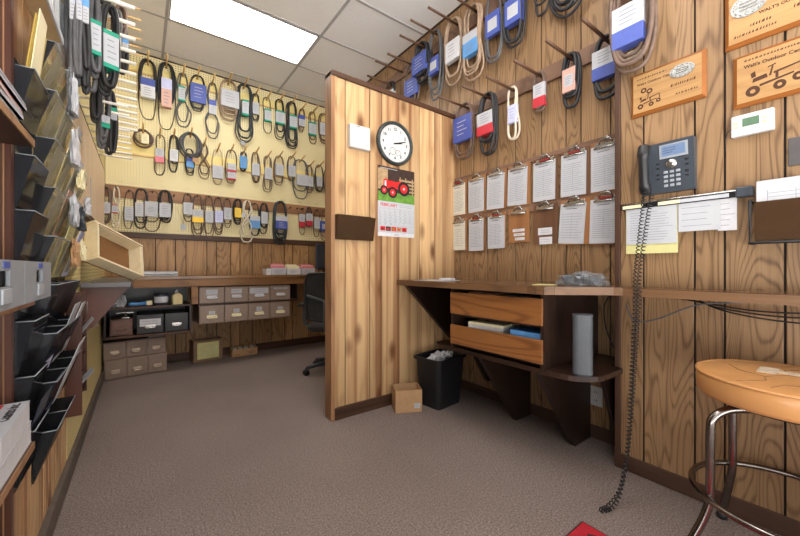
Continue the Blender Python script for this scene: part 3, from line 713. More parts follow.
# cables under the narrow counter
for k, (pts, lab) in enumerate([
    ([(2.02, .75, .88), (1.99, .70, .80), (1.97, .6, .82), (1.96, .45, .90), (1.96, .3, .925)], 'grey cable sagging in a low loop under the counter'),
    ([(2.03, .55, .925), (2.0, .40, .905), (1.99, .25, .89), (1.99, .05, .90), (2.0, -.3, .92)], 'black cable running under the counter, uppermost of the bundle'),
    ([(2.03, .5, .925), (1.98, .38, .895), (1.97, .22, .877), (1.97, .03, .885), (2.0, -.35, .91)], 'black cable running under the counter, middle of the bundle'),
    ([(2.03, .46, .92), (1.96, .36, .885), (1.95, .2, .862), (1.95, .0, .868), (2.0, -.4, .9)], 'black cable running under the counter, lowest of the bundle'),
    ([(2.24, .9, .925), (2.2, .93, .84), (2.15, .9, .72), (2.2, .88, .60)], 'thin black cable dropping behind the speaker')]):
    # smooth the run
    sm = []
    V = [Vector(p) for p in pts]
    for i in range(len(V)-1):
        p0, p1, p2, p3 = V[max(i-1, 0)], V[i], V[i+1], V[min(i+2, len(V)-1)]
        for s in range(8):
            u = s/8; sm.append(.5*((2*p1)+(-p0+p2)*u+(2*p0-5*p1+4*p2-p3)*u*u+(-p0+3*p1-3*p2+p3)*u**3))
    sm.append(V[-1]); tag(MB().tube(sm, .0035, M_GREY if k == 0 else M_PLBLK, seg=6).obj('cable'), lab, 'cable')
def spline(pts, n=8):
    V = [Vector(p) for p in pts]; out = []
    for i in range(len(V)-1):
        p0, p1, p2, p3 = V[max(i-1, 0)], V[i], V[i+1], V[min(i+2, len(V)-1)]
        for s in range(n):
            u = s/n; out.append(.5*((2*p1)+(-p0+p2)*u+(2*p0-5*p1+4*p2-p3)*u*u+(-p0+3*p1-3*p2+p3)*u**3))
    return out+[V[-1]]
# things on the right counter
def crumple(name, label, cat, c, sx, sy, sz, m, core=None, seed=1, parent=None, amp=.35):
    rnd = random.Random(seed); b = MB(); t = bmesh.new(); bmesh.ops.create_icosphere(t, subdivisions=3, radius=1)
    for v in t.verts:
        k = 1+rnd.uniform(-amp, amp)*.55; v.co = Vector((v.co.x*sx*k, v.co.y*sy*k, max(-.45, v.co.z*k)*sz))
    lo = min(v.co.z for v in t.verts)
    for v in t.verts: v.co.z -= lo
    b.merge(t, m); o = b.obj(name, parent, c)
    return o
c = Vector((1.86, .90, .9705))
o = crumple('plastic_bag', '', '', c, .075, .13, .05, A_BAG, seed=4)
tag(o, 'clear plastic bag of dark parts on the counter below the clipboards', 'bag')
b = MB()
for k in range(5): b.box((-.045+.012*(k % 2), -.09+k*.036, .008), (.04, -.065+k*.036, .05+.006*(k % 3)), M_PLBLK2, .006)
b.obj('dark_contents', o)
o = MB().box((-.04, -.055, 0), (.04, .055, .003), M_YELP).obj('note', None, (1.80, 1.07, .9702), .2); tag(o, 'small yellow note on the counter beside the plastic bag', 'note')
o = MB().box((-.11, -.14, 0), (.11, .14, .002), M_WHITE).obj('paper_sheet', None, (1.80, 1.95, .9702), .15); tag(o, 'white sheet of paper lying at the partition end of the counter', 'paper')
o = MB().box((-.035, -.05, 0), (.035, .05, .016), M_GCARD, .004).obj('card_packet', None, (1.84, 1.88, .9725), .3); tag(o, 'small pale packet on the white sheet at the counter end', 'packet')

# ------------------------------------------------------------------ clipboards
M_GRIP = plain('dull_red_enamel', (138, 44, 40), .45)
t1 = tag(MB().box((XF-.022, .815, 1.832), (XF-.008, 2.222, 1.868), W_RAILY, .002).obj('clipboard_rail'), 'dark wooden strip behind the upper row of clipboards', 'rail')
t2 = tag(MB().box((XF-.022, .815, 1.475), (XF-.008, 2.222, 1.535), W_RAILY, .002).obj('clipboard_rail'), 'dark wooden strip behind the lower row of clipboards', 'rail')
W_CB = [wood('clipboard_hardboard', (150, 104, 66), (120, 80, 48), rings=2, pvar=.2), wood('clipboard_dark', (106, 74, 54), (80, 54, 38), rings=2, pvar=.2)]
def clipboard(yc, ztop, h, w, board, redclip, label, paper, ptilt=0, plines=13, extra=None, pw=.88, ph=.91):
    t = thing('clipboard', label, 'clipboard', (XF-.024, yc, ztop), RIGHT, 'clipboards on the right wall')
    MB().box((-w/2, -.004, -h), (w/2, 0, -.012), board, .0015, r=random.random()).obj('board', t)
    c = MB().box((-w*.36, -.012, -.052), (w*.36, -.004, -.022), M_STEEL, .004).tube([(-w*.36, -.016, -.052), (w*.36, -.016, -.052)], .006, M_STEEL)
    c.tube([(-w*.22, -.012, -.03), (-w*.12, -.022, -.004), (w*.12, -.022, -.004), (w*.22, -.012, -.03)], .005, M_STEEL)
    c.tube([(.018*math.cos(a), -.012, -.004+.014*math.sin(a)) for a in [i*PI/6 for i in range(12)]], .003, M_STEEL, True)
    c.obj('clip', t)
    if redclip: MB().box((-w*.2, -.022, -.042), (w*.2, -.017, -.028), M_GRIP, .003).obj('red_grip', t)
    if extra: extra(t, w, h)
    if paper:
        p = MB(); a = w*pw/2
        M = Matrix.Rotation(ptilt, 4, 'Y')
        z0 = -h*ph-.02; p.box((-a, -.0095, z0), (a, -.0058, -.04), M_WHITE if paper != 'cream' else plain('off_white_paper', (206, 204, 190), .6, var=.03), .0008)
        p.lines(-a*.8, a*.8, z0+.03, -.10, plines, M_INKL, -.0098, .0013, .25).lines(-a*.5, a*.4, -.085, -.065, 1, M_INK, -.0098, .002, .1)
        p.quad([(-.004, -.0098, z0+.03), (-.0025, -.0098, z0+.03), (-.0025, -.0098, -.1), (-.004, -.0098, -.1)], M_INKL)
        o = p.obj('paper_sheet', None, (XF-.024, yc+w*.03, ztop), RIGHT); o.rotation_euler = (0, ptilt, RIGHT)
        tag(o, 'lined sheets on the '+label.replace(' from the partition', ''), 'paper', 'sheets on the clipboards')
ys = [2.165, 1.959, 1.754, 1.554, 1.342, 1.136, .945]
def labels_on_board(n):
    def f(t, w, h):
        for k in range(n):
            zz = -h*.62-k*(.065 if n == 2 else .032); hh = .05 if n == 2 else .02
            MB().box((-w*.30+.01*k, -.0055, zz-hh), (w*.28, -.004, zz), M_GCARD).lines(-w*.2, w*.2, zz-hh*.8, zz-hh*.2, 2, M_INKL, -.0058, .001).obj('label', t)
    return f
for i, yv in enumerate(ys):
    clipboard(yv, 1.85, .325, .188, W_CB[i in (4, 5)], i in (0, 4, 5), f'{"brown" if i not in (4,5) else "dark brown"} clipboard, {ORD[i]} from the partition in the upper row', 'cream' if i == 0 else 'w', (0, .0, .03, .03, .01, .015, .0)[i], 14)
clipboard(ys[0], 1.515, .30, .19, W_CB[0], False, 'brown clipboard, first from the partition in the lower row', 'cream', 0, 8)
clipboard(ys[1], 1.515, .315, .178, W_CB[0], True, 'brown clipboard, second from the partition in the lower row', 'w', .0, 14)
clipboard(ys[2], 1.515, .29, .165, W_CB[0], True, 'brown clipboard, third from the partition in the lower row', 'w', 0, 14, None, .98, .95)
clipboard(ys[3], 1.52, .265, .175, W_CB[0], False, 'bare tan clipboard with strip labels, fourth from the partition in the lower row', None, extra=labels_on_board(3))
clipboard(ys[4], 1.525, .29, .18, W_CB[1], False, 'bare dark clipboard with two labels, fifth from the partition in the lower row', None, extra=labels_on_board(2))
clipboard(ys[5], 1.525, .31, .19, W_CB[0], False, 'brown clipboard with askew sheets, sixth from the partition in the lower row', 'w', .07, 10)
clipboard(ys[6], 1.525, .32, .19, W_CB[0], True, 'brown clipboard beside the wall corner in the lower row', 'w', .03, 14)

# ------------------------------------------------------------------ near wall: phone
t = thing('wall_phone', 'dark grey office desk phone mounted on the near right wall', 'phone', (XN-.008, .572, 1.545), RIGHT)
b = MB(); b.prism([(0, -.118), (-.030, -.118), (-.055, .118), (0, .118)], (-.104, 0, 0), (0, 1, 0), (0, 0, 1), (.208, 0, 0), M_PLBLK2)
b.obj('body', t)
def fz(z): return -.0425-.0106*z*10-.0006      # y of the sloping face at height z
b = MB(); prof = []
hs = [(-.078, -.058, -.108), (-.078, -.084, -.07), (-.078, -.094, .0), (-.078, -.098, .06), (-.078, -.082, .106)]
b.tube(spline(hs, 6), [.025]*6+[.021]*12+[.026]*7, M_PLBLK, seg=12, flat=1.0); b.obj('handset', t)
MB().prism([(-.030, -.108), (-.015, -.11), (-.015, .11), (-.030, .108)], (-.1, 0, 0), (0, 1, 0), (0, 0, 1), (.05, 0, 0), M_PLBLK).obj('cradle', t)
o = MB().prism([(-.046, .04), (-.054, .104), (-.058, .104), (-.051, .04)], (-.025, 0, 0), (0, 1, 0), (0, 0, 1), (.108, 0, 0), M_PLGREY).obj('display_bezel', t)
o2 = MB().prism([(-.050, .05), (-.0555, .097), (-.0590, .097), (-.0535, .05)], (-.016, 0, 0), (0, 1, 0), (0, 0, 1), (.09, 0, 0), M_SCREEN).obj('screen', o)
b = MB(); b.lines(-.01, .04, .058, .09, 3, M_INK, -.0593, .0012); b.obj('screen_text', o)
MB().lathe([(0, .012), (.02, .011), (.022, .004), (.022, 0)], M_STEEL, 20, Matrix.Translation((.02, -.041, .012)) @ Matrix.Rotation(PI/2+.1, 4, 'X')).obj('navigation_dial', t)
for r_ in range(4):
    for c_ in range(3):
        z = -.024-r_*.021; x = -.004+c_*.024
        MB().box((x-.008, fz(z)-.003, z-.006), (x+.008, fz(z)+.004, z+.006), M_PLGREY, .002).obj('key', t)
for z in (.0, .022, -.03, -.05):
    for x in (-.034, .078): MB().box((x-.007, fz(z)-.003, z-.004), (x+.007, fz(z)+.004, z+.004), M_PLBLK, .002).obj('function_key', t)
def helix(pts, R, pitch, r, m, ph=0):
    S = spline(pts, 14); d = [0]
    for a, c in zip(S, S[1:]): d.append(d[-1]+(c-a).length)
    out = []; L = d[-1]; n = int(L/pitch*9); j = 0
    for i in range(n+1):
        s = L*i/n
        while j < len(d)-2 and d[j+1] < s: j += 1
        u = (s-d[j])/max(1e-9, d[j+1]-d[j]); p = S[j].lerp(S[j+1], u); T = (S[j+1]-S[j]).normalized()
        A = T.cross(Vector((.3, 1, .1))).normalized(); Bn = T.cross(A); an = 2*PI*s/pitch+ph
        out.append(p+A*R*math.cos(an)+Bn*R*math.sin(an))
    return MB().tube(out, r, m, seg=5)
b1 = [(1.965, .648, 1.43), (1.93, .648, 1.30), (1.835, .642, 1.02), (1.822, .637, .93), (1.815, .645, .70), (1.80, .650, .45), (1.775, .655, .22), (1.73, .665, .07), (1.66, .683, .014), (1.60, .695, .012)]
b2 = [(2.005, .628, 1.43), (1.95, .630, 1.30), (1.835, .625, 1.02), (1.822, .622, .93), (1.815, .634, .70), (1.80, .643, .45), (1.765, .650, .22), (1.715, .66, .06), (1.66, .668, .014), (1.60, .685, .014)]
inv = Matrix.Rotation(-RIGHT, 4, 'Z') @ Matrix.Translation((-(XN-.008), -.572, -1.545))
for k, bb in enumerate((b1, b2)):
    helix([inv @ Vector(p) for p in bb], 0.008, .0185, .0025, M_PLBLK, k*1.7).obj('coiled_cord', t)

# ------------------------------------------------------------------ near wall: plaques, thermostat, rails
def plaque(label, y1, w, z0, h, fn, group='wooden award plaques'):
    t = thing('award_plaque', label, 'plaque', (XN-.008, y1, z0), RIGHT, group)
    b = MB(); e = .014
    b.prism([(0, 0), (w, 0), (w, h), (0, h)], (0, 0, 0), (1, 0, 0), (0, 0, 1), (0, -.008, 0), W_PLAQUE_EDGE)
    o = [(0, 0), (w, 0), (w, h), (0, h)]; i = [(e, e), (w-e, e), (w-e, h-e), (e, h-e)]
    for k in range(4):
        a, c = o[k], o[(k+1) % 4]; d, f = i[(k+1) % 4], i[k]
        b.quad([(a[0], -.008, a[1]), (c[0], -.008, c[1]), (d[0], -.021, d[1]), (f[0], -.021, f[1])], W_PLAQUE_EDGE)
    b.quad([(p[0], -.021, p[1]) for p in i], W_PLAQUE, random.random()); b.obj('board', t)
    fn(t, w, h); return t
EX, EZ = (1, 0, 0), (0, 0, 1)
def engr(b, s, size, x, z, shear=0, bold=0): b.text(s, size, M_BURN, (x, -.0213, z), EX, EZ, depth=.0002, shear=shear, bold=bold)
def ring2(b, cx, cz, r0, r1, m, y=-.0214, n=18):
    for k in range(n):
        a, c = 2*PI*k/n, 2*PI*(k+1)/n
        b.quad([(cx+r0*math.cos(a), y, cz+r0*math.sin(a)), (cx+r1*math.cos(a), y, cz+r1*math.sin(a)), (cx+r1*math.cos(c), y, cz+r1*math.sin(c)), (cx+r0*math.cos(c), y, cz+r0*math.sin(c))], m)
def tractor_engraving(b, x, z, s, m=M_BURN, m2=None, y=-.0214):
    def pl(pts, mm=m):
        b.quad([(x+px*s, y, z+pz*s) for px, pz in pts], mm)
    ring2(b, x+.16*s, z+.13*s, .05*s, .13*s, m, y); ring2(b, x+.62*s, z+.12*s, .04*s, .11*s, m, y); ring2(b, x+.92*s, z+.2*s, .035*s, .10*s, m, y)
    pl([(.28, .2), (.85, .3), (.85, .34), (.28, .26)]); pl([(.15, .34), (.42, .38), (.40, .48), (.17, .44)]); pl([(.14, .46), (.22, .48), (.2, .62), (.12, .58)])
    pl([(.52, .42), (.95, .50), (.97, .54), (.52, .47)]); pl([(.95, .3), (.99, .3), (.97, .54), (.94, .5)]); pl([(.44, .4), (.48, .4), (.52, .62), (.49, .62)]); pl([(.42, .60), (.56, .64), (.56, .67), (.42, .63)])
    pl([(.55, .3), (.6, .31), (.6, .44), (.55, .43)])
def emblem(t, cx, cz, rx, rz, name='pewter_emblem'):
    b = MB(); n = 28
    ed = [(cx+rx*math.cos(2*PI*k/n), cz+rz*math.sin(2*PI*k/n)) for k in range(n)]
    b.prism(ed, (0, -.021, 0), EX, EZ, (0, -.005, 0), M_PEWTER)
    for k in range(n): 
        if k % 2 == 0: b.tube([(cx+rx*.84*math.cos(2*PI*k/n), -.0265, cz+rz*.84*math.sin(2*PI*k/n)), (cx+rx*.84*math.cos(2*PI*(k+1)/n), -.0265, cz+rz*.84*math.sin(2*PI*(k+1)/n))], .002, M_STEEL, seg=4)
    for k in range(3): b.box((cx-rx*.5, -.0285, cz-rz*.35+k*rz*.3), (cx+rx*.5, -.026, cz-rz*.22+k*rz*.3), M_STEEL, .001)
    b.obj(name, t)
def scrib(b, x0, x1, z, h):
    x = x0
    while x < x1:
        w = random.uniform(.004, .012); b.quad([(x, -.0214, z), (x+w*.8, -.0214, z), (x+w*.9, -.0214, z+h*random.uniform(.8, 1.2)), (x+w*.2, -.0214, z+h*.6)], M_BURN); x += w+.002
def pl1(t, w, h):
    b = MB(); scrib(b, .03, .15, h*.82, .008); engr(b, "Walt's Outdoor Center", .0160, .03, h*.69, bold=.0005)
    tractor_engraving(b, .03, h*.14, .10); ring2(b, .06, h*.55, .006, .013, M_BURN); ring2(b, .085, h*.50, .006, .013, M_BURN)
    scrib(b, .17, .26, h*.42, .013); scrib(b, .19, .27, h*.22, .009); b.obj('engraving', t)
    emblem(t, .215, h*.70, .047, .03)
def pl2(t, w, h):
    b = MB(); scrib(b, .035, .19, h*.84, .008); engr(b, "Walt's Outdoor Center", .0185, .035, h*.71, bold=.0006); tractor_engraving(b, .035, h*.14, .165)
    for k in range(3): scrib(b, .245, .30, h*.5-k*.032, .01)
    b.obj('engraving', t); emblem(t, .275, h*.76, .035, .03)
def pl3(t, w, h):
    b = MB(); engr(b, "WALT'S OUTDOOR CENTER", .0165, .105, h*.40, bold=.0006); scrib(b, .19, .28, h*.58, .012); scrib(b, .03, .15, h*.14, .01); scrib(b, .08, .14, h*.25, .012); scrib(b, .20, .29, h*.28, .014); b.obj('engraving', t)
    emblem(t, .075, h*.62, .055, .045)
plaque('small honey wooden plaque with oval emblem beside the phone, nearest the wall corner', .733, .30, 1.837, .218, pl1)
plaque('honey wooden plaque engraved with a riding mower above the white thermostat', .345, .33, 1.743, .219, pl2)
plaque('honey wooden plaque with round pewter emblem, highest on the near right wall', .371, .35, 2.005, .25, pl3)
t = thing('thermostat', 'white rectangular thermostat with green display below the mower plaque', 'thermostat', (XN-.008, .286, 1.664), RIGHT)
MB().box((-.064, -.026, -.045), (.064, 0, .045), M_PLWHITE, .006).obj('housing', t)
MB().box((-.028, -.0275, -.008), (.022, -.0255, .026), M_LCD, .001).obj('display', t)
for x in (-.048, .038):
    for z in (-.005, .012): MB().box((x-.007, -.0285, z-.004), (x+.007, -.0255, z+.004), plain('button_gold', (196, 186, 150)), .001).obj('button', t)
MB().tube(spline([(-.06, -.01, 0), (-.075, -.008, -.01), (-.084, -.006, -.04), (-.086, -.004, -.09)]), .0018, M_PLBLK, seg=5).obj('wire', t)
# paper rail
t = thing('paper_rail', 'black and steel paper-gripping rail below the phone', 'rail', (XN-.008, .775, 1.365), RIGHT)
MB().box((0, -.028, 0), (.49, 0, .032), M_BLKM, .004).obj('channel', t)
MB().tube([(0, -.03, .028), (.49, -.03, .028)], .0045, M_STEEL).obj('lip', t)
for x0, x1, m in ((.01, .10, M_CREAMP), (.165, .25, M_CREAMP), (.25, .42, M_WHITE)):
    MB().box((x0, -.0305, .004), (x1, -.0275, .020), m).obj('label_strip', t)
MB().box((.44, -.036, -.004), (.495, 0, .04), M_PLBLK2, .006).obj('end_cap', t)
def sheet(px0, py0, px1, py1, X, m, label, lines_n, rotx=0, name='paper_sheet'):
    a, c = P(px0, py0, X=X), P(px1, py1, X=X); z1 = 1.372; w = a.y-c.y; h = z1-P(px0, py1, X=X).z
    b = MB().box((0, -.0006, -h), (w, .0006, 0), m)
    if lines_n: b.lines(w*.08, w*.92, -h*.92, -h*.12, lines_n, M_INKL, -.001, .0011, .4)
    o = b.obj(name, None, (X, a.y, z1), RIGHT); return tag(o, label, 'paper', 'papers hanging from the paper rail')
sheet(626, 212, 678, 254, 2.036, M_YELP, 'pale yellow sheet hanging behind the white form on the paper rail', 0)
o = sheet(626.5, 212, 677, 245, 2.031, M_WHITE, 'white printed form clipped at the left of the paper rail', 12)
sheet(678.5, 206, 720.5, 232, 2.030, M_WHITE, 'white handwritten note clipped in the middle of the paper rail', 4)
sheet(718, 203, 737, 231, 2.036, M_GCARD, 'round-cornered white sheet at the right of the paper rail', 5)
# brown file pocket in a black frame
t = thing('file_pocket', 'brown translucent file pocket in a black frame at the right edge', 'file pocket', (XN-.008, .285, 1.165), RIGHT)
b = MB(); b.tube([(.0, -.07, .17), (0, -.07, .0), (.36, -.07, .0), (.36, -.07, .17)], .006, M_BLKM, seg=6).tube([(0, -.07, .0), (0, -.0, .0)], .006, M_BLKM, seg=6).tube([(.36, -.07, .0), (.36, 0, .0)], .006, M_BLKM, seg=6).tube([(0, -.07, .17), (0, 0, .17)], .006, M_BLKM, seg=6)
b.obj('wire_frame', t)
MB().box((.012, -.066, .008), (.35, -.062, .165), A_BROWN, .001).box((.012, -.062, .008), (.35, -.01, .012), A_BROWN).obj('pocket', t)
o = MB().box((0, -.0008, 0), (.28, .0008, .235), M_WHITE).lines(.03, .27, .10, .19, 6, M_INKL, -.0011, .001, .02).lines(.15, .25, .205, .215, 1, M_INKB, -.0011, .003, 0)
for k in range(4): o.quad([(.03+k*.075, -.0011, .1), (.032+k*.075, -.0011, .1), (.032+k*.075, -.0011, .195), (.03+k*.075, -.0011, .195)], M_INKL)
tag(o.obj('paper_form', None, (1.996, .268, 1.178), RIGHT), 'white ruled form standing in the brown file pocket', 'paper')
t = thing('switch_plate', 'dark grey metal switch plate above the brown file pocket', 'switch', (XN-.008, .142, 1.52), RIGHT)
MB().box((-.045, -.005, -.055), (.045, 0, .055), plain('dark_plate', (92, 88, 88), .4, .5), .002).obj('plate', t)
MB().box((-.005, -.016, -.004), (.005, -.004, .014), M_PLBLK, .002).obj('toggle', t)

# ------------------------------------------------------------------ stool
t = thing('bar_stool', 'round tan vinyl stool with chrome legs and ring in the right foreground', 'stool', (1.776, .16, 0))
MB().lathe([(0, .6), (.20, .6), (.236, .608), (.242, .62), (.244, .66), (.242, .680), (.238, .686), (.22, .690), (0, .693)], M_SEAT, 64).obj('seat', t)
MB().tube([(.241*math.cos(a), .241*math.sin(a), .684) for a in [i*PI/32 for i in range(64)]], .005, M_SEAT, True, 6).obj('piping', t)
b = MB()
for pts in ([(-.19, .10), (-.12, .04), (-.06, .05), (.02, .0), (.10, .02), (.2, -.05)], [(-.06, .05), (-.02, .12), (.05, .16)], [(.02, 0), (.0, -.08), (.05, -.15)], [(-.2, .02), (-.14, .0), (-.1, -.06)]):
    b.tube([(x, y, (.6925)-(.003*(x*x+y*y)/.053)) for x, y in pts], .0016, M_CRACK, seg=4)
b.obj('cracks', t)
b = MB().box((-.0, .03, .690), (.10, .08, .6945), M_TAPE, .001).box((.03, -.06, .690), (.07, .05, .6948), M_TAPE, .001); b.obj('tape_patch', t)
MB().lathe([(0, .585), (.17, .585), (.17, .6), (0, .6)], M_BLKM, 32).obj('seat_plate', t)
MB().tube([(.256*math.cos(a), .256*math.sin(a), .257) for a in [i*PI/32 for i in range(64)]], .0105, M_CHROME, True, 10).obj('foot_ring', t)
for k in range(4):
    a = PI/4+k*PI/2; d = Vector((math.cos(a), math.sin(a), 0))
    pts = [d*.08+Vector((0, 0, .575)), d*.16+Vector((0, 0, .572)), d*.2+Vector((0, 0, .562)), d*.232+Vector((0, 0, .535)), d*.24+Vector((0, 0, .49)), d*.241+Vector((0, 0, .30)), d*.243+Vector((0, 0, .24)), d*.258+Vector((0, 0, .17)), d*.298+Vector((0, 0, .02))]
    if k == 1: pts[-1] = Vector((-.245, .245, .02)); pts[-2] = Vector((-.195, .195, .15))
    o = MB().tube(spline(pts, 5), .0135, M_CHROME, seg=12).obj('leg', t)
    MB().lathe([(0, 0), (.018, 0), (.02, .012), (.015, .028), (0, .028)], M_PLBLK, 14, Matrix.Translation((pts[-1].x, pts[-1].y, 0))).obj('foot_glide', o)
# mat
b = MB().box((.85, -.25, 0), (1.482, .714, .006), M_DIRT, .002).box((.857, -.243, .0055), (1.475, .707, .0075), M_MAT, .001)
b.prism([(1.40, .655), (1.425, .665), (1.44, .64), (1.42, .60), (1.395, .62)], (0, 0, .0076), EX, (0, 1, 0), (0, 0, .0003), M_DIRT)
tag(b.obj('floor_mat'), 'red floor mat with dark border, only its corner in view', 'mat')

# ------------------------------------------------------------------ bin and box by the partition
t = thing('waste_bin', 'black plastic waste bin with crumpled paper beneath the counter', 'waste bin', (1.90, 2.02, 0), .12)
b = MB()
def rrect(w, d, r, z, n=4):
    out = []
    for cx, cy, a0 in ((w-r, d-r, 0), (-w+r, d-r, PI/2), (-w+r, -d+r, PI), (w-r, -d+r, 1.5*PI)):
        for i in range(n+1):
            a = a0+i*PI/2/n; out.append(Vector((cx+r*math.cos(a), cy+r*math.sin(a), z)))
    return out
def loft(b, rings, m, cap0=True, cap1=True, M=None):
    R = [[b.bm.verts.new(M @ p if M is not None else p) for p in rg] for rg in rings]; fs = []
    for a, c in zip(R, R[1:]):
        n = len(a)
        for k in range(n): fs.append(b.bm.faces.new((a[k], a[(k+1) % n], c[(k+1) % n], c[k])))
    if cap0: fs.append(b.bm.faces.new(R[0][::-1]))
    if cap1: fs.append(b.bm.faces.new(R[-1]))
    b.tag(fs, m)
loft(b, [rrect(.135, .10, .03, 0), rrect(.165, .125, .035, .36), rrect(.18, .14, .04, .36), rrect(.18, .14, .04, .38), rrect(.165, .125, .035, .38), rrect(.16, .12, .035, .355), rrect(.13, .095, .03, .01)], M_PLBLK, True, True)
b.obj('bin_body', t)
for k in range(3):
    o = crumple('crumpled_paper', '', '', (1.82+.06*k, 2.0+.02*(k % 2), .315+.01*k), .06, .055, .05, M_GCARD, seed=11+k, amp=.6)
    tag(o, ['crumpled white paper at the left in the black waste bin', 'crumpled white paper in the middle of the black waste bin', 'crumpled white paper at the right in the black waste bin'][k], 'paper', 'crumpled papers in the bin')
t = thing('cardboard_box', 'small open cardboard box on the carpet against the partition', 'box', (1.665, 2.112, 0), .02)
def open_box(t, w, d, h, th, m, mi, name='carton'):
    b = MB(); b.box((-w, -d, 0), (w, d, th), m)
    b.box((-w, -d, 0), (w, -d+th, h), m).box((-w, d-th, 0), (w, d, h), m).box((-w, -d+th, 0), (-w+th, d-th, h), m).box((w-th, -d+th, 0), (w, d-th, h), m)
    b.box((-w+th, -d+th, th), (w-th, d-th, th+.002), mi); return b.obj(name, t)
t.rotation_euler = (0, 0, -.45); t.location = (1.615, 2.085, 0)
open_box(t, .1, .08, .165, .004, M_CARD, M_CARD_D)
MB().box((.04, -.0812, .03), (.085, -.0798, .065), M_WHITE)  .lines(.045, .08, .034, .06, 3, M_INKL, -.0815, .001).obj('shipping_label', t)

# ------------------------------------------------------------------ partition items
t = thing('wall_clock', 'round black-rimmed wall clock on the pine partition', 'clock', (1.60, YP-.004, 2.04), BACK)
Mx = Matrix.Rotation(PI/2, 4, 'X')
MB().lathe([(.142, .0), (.170, 0), (.173, .012), (.168, .028), (.158, .034), (.149, .028), (.144, .016)], plain('clock_rim', (56, 62, 60), .35, var=.3), 56, Mx).obj('rim', t)
o = MB().lathe([(0, .012), (.146, .012)], M_FACE, 48, Mx, False).obj('face', t)
b = MB()
for k in range(12):
    a = PI/2-(k+1)*PI/6
    b.text(str(k+1), .032, M_INKB, (.112*math.cos(a), -.0122, .112*math.sin(a)-.010), EX, EZ, 'CENTER', .0004, bold=.0013)
for k in range(60):
    a = k*PI/30; c_, s_ = math.cos(a), math.sin(a); w_ = .0008
    b.quad([(.131*c_-w_*s_, -.0126, .131*s_+w_*c_), (.136*c_-w_*s_, -.0126, .136*s_+w_*c_), (.136*c_+w_*s_, -.0126, .136*s_-w_*c_), (.131*c_+w_*s_, -.0126, .131*s_-w_*c_)], M_INKB)
b.obj('numerals', o)
for nm, ang, ln, w_, yy in (('hour_hand', 12, .065, .005, -.016), ('minute_hand', 17, .105, .0035, -.018)):
    a = math.radians(ang); dx, dz = math.cos(a), math.sin(a)
    MB().box((-.015, -.001, -w_), (ln, .001, w_), M_INKB, M=Matrix.Translation((0, yy, 0)) @ Matrix.Rotation(-a, 4, 'Y')).obj(nm, t)
b = MB(); 
for cx, cz, rr in ((-.022, -.062, .030), (.030, -.068, .024)):
    ring2(b, cx, cz, rr*.9, rr, M_INKB, -.0126, 24)
    b.quad([(cx-.001, -.0127, cz), (cx+.018*.6, -.0127, cz+.018), (cx+.018*.6+.002, -.0127, cz+.017), (cx+.001, -.0127, cz-.001)], M_INKR)
    for k in range(8):
        a = k*PI/4; b.quad([(cx+rr*.72*math.cos(a)-.001, -.0126, cz+rr*.72*math.sin(a)-.001), (cx+rr*.72*math.cos(a)+.001, -.0126, cz+rr*.72*math.sin(a)-.001), (cx+rr*.72*math.cos(a)+.001, -.0126, cz+rr*.72*math.sin(a)+.001), (cx+rr*.72*math.cos(a)-.001, -.0126, cz+rr*.72*math.sin(a)+.001)], M_INKB)
b.obj('small_dials', o)
# calendar
t = thing('wall_calendar', 'wall calendar page for February with a red tractor picture on the partition', 'calendar', (1.445, YP-.004, 1.31), BACK)
W, Hh = .355, .54
MB().box((0, -.004, .0), (W, 0, .03), M_GCARD).text('SERVICE', .013, M_INK, (W/2, -.0042, .010), EX, EZ, 'CENTER').obj('footer_strip', t)
b = MB().box((0, -.006, .03), (W, -.0005, .27), M_WHITE)
b.text('FEBRUARY', .034, M_INKR, (.02, -.0062, .232), EX, EZ, bold=.0006)
b.lines(.2, .34, .232, .258, 2, M_INKL, -.0063, .0012)
for k in range(6): b.quad([(.01, -.0063, .085+k*.026), (W-.01, -.0063, .085+k*.026), (W-.01, -.0063, .0862+k*.026), (.01, -.0063, .0862+k*.026)], M_INKL)
for k in range(8): b.quad([(.01+k*.0478, -.0063, .085), (.0112+k*.0478, -.0063, .085), (.0112+k*.0478, -.0063, .215), (.01+k*.0478, -.0063, .215)], M_INKL)
d = 1
for r_ in range(5):
    for c_ in range(7):
        if r_*7+c_ >= 3 and d <= 28: b.text(str(d), .014, M_INK, (.015+c_*.0478, -.0063, .197-r_*.026), EX, EZ, depth=.0001); d += 1
for k in range(5): b.box((.02+k*.052, -.0068, .042), (.066+k*.052, -.006, .076), (M_TRED, M_BARN, M_TRED, M_FENCE, M_TRED)[k]).box((.03+k*.052, -.0072, .05), (.05+k*.052, -.0065, .064), (M_BARN, M_TRED, M_GRASS, M_TRED, M_BARN)[k])
b.obj('month_page', t)
b = MB().box((0, -.005, .27), (W, -.0005, Hh), M_BARN)
b.box((0, -.0054, .27), (W, -.0048, .345), M_GRASS).box((0, -.0054, .36), (.09, -.0048, .52), M_FENCE)
for k in range(4): b.box((.20, -.0056, .36+k*.028), (W-.005, -.005, .375+k*.028), M_FENCE)
for xx in (.205, .26, .33): b.box((xx, -.0058, .34), (xx+.01, -.0052, .475), M_FENCE)
b.lines(.02, .18, .52, .53, 1, M_WHITE, -.0058, .002, 0)
b.obj('picture_page', t)
b = MB(); y_ = -.0068
def pq(pts, m, y): b.quad([(p[0], y, p[1]) for p in pts], m)
pq([(.05, .375), (.19, .375), (.185, .43), (.065, .44)], M_TRED, y_); pq([(.045, .36), (.085, .36), (.085, .445), (.05, .44)], M_TRED, y_-.0002); pq([(.058, .375), (.076, .375), (.076, .43), (.06, .43)], M_GCARD, y_-.0004)
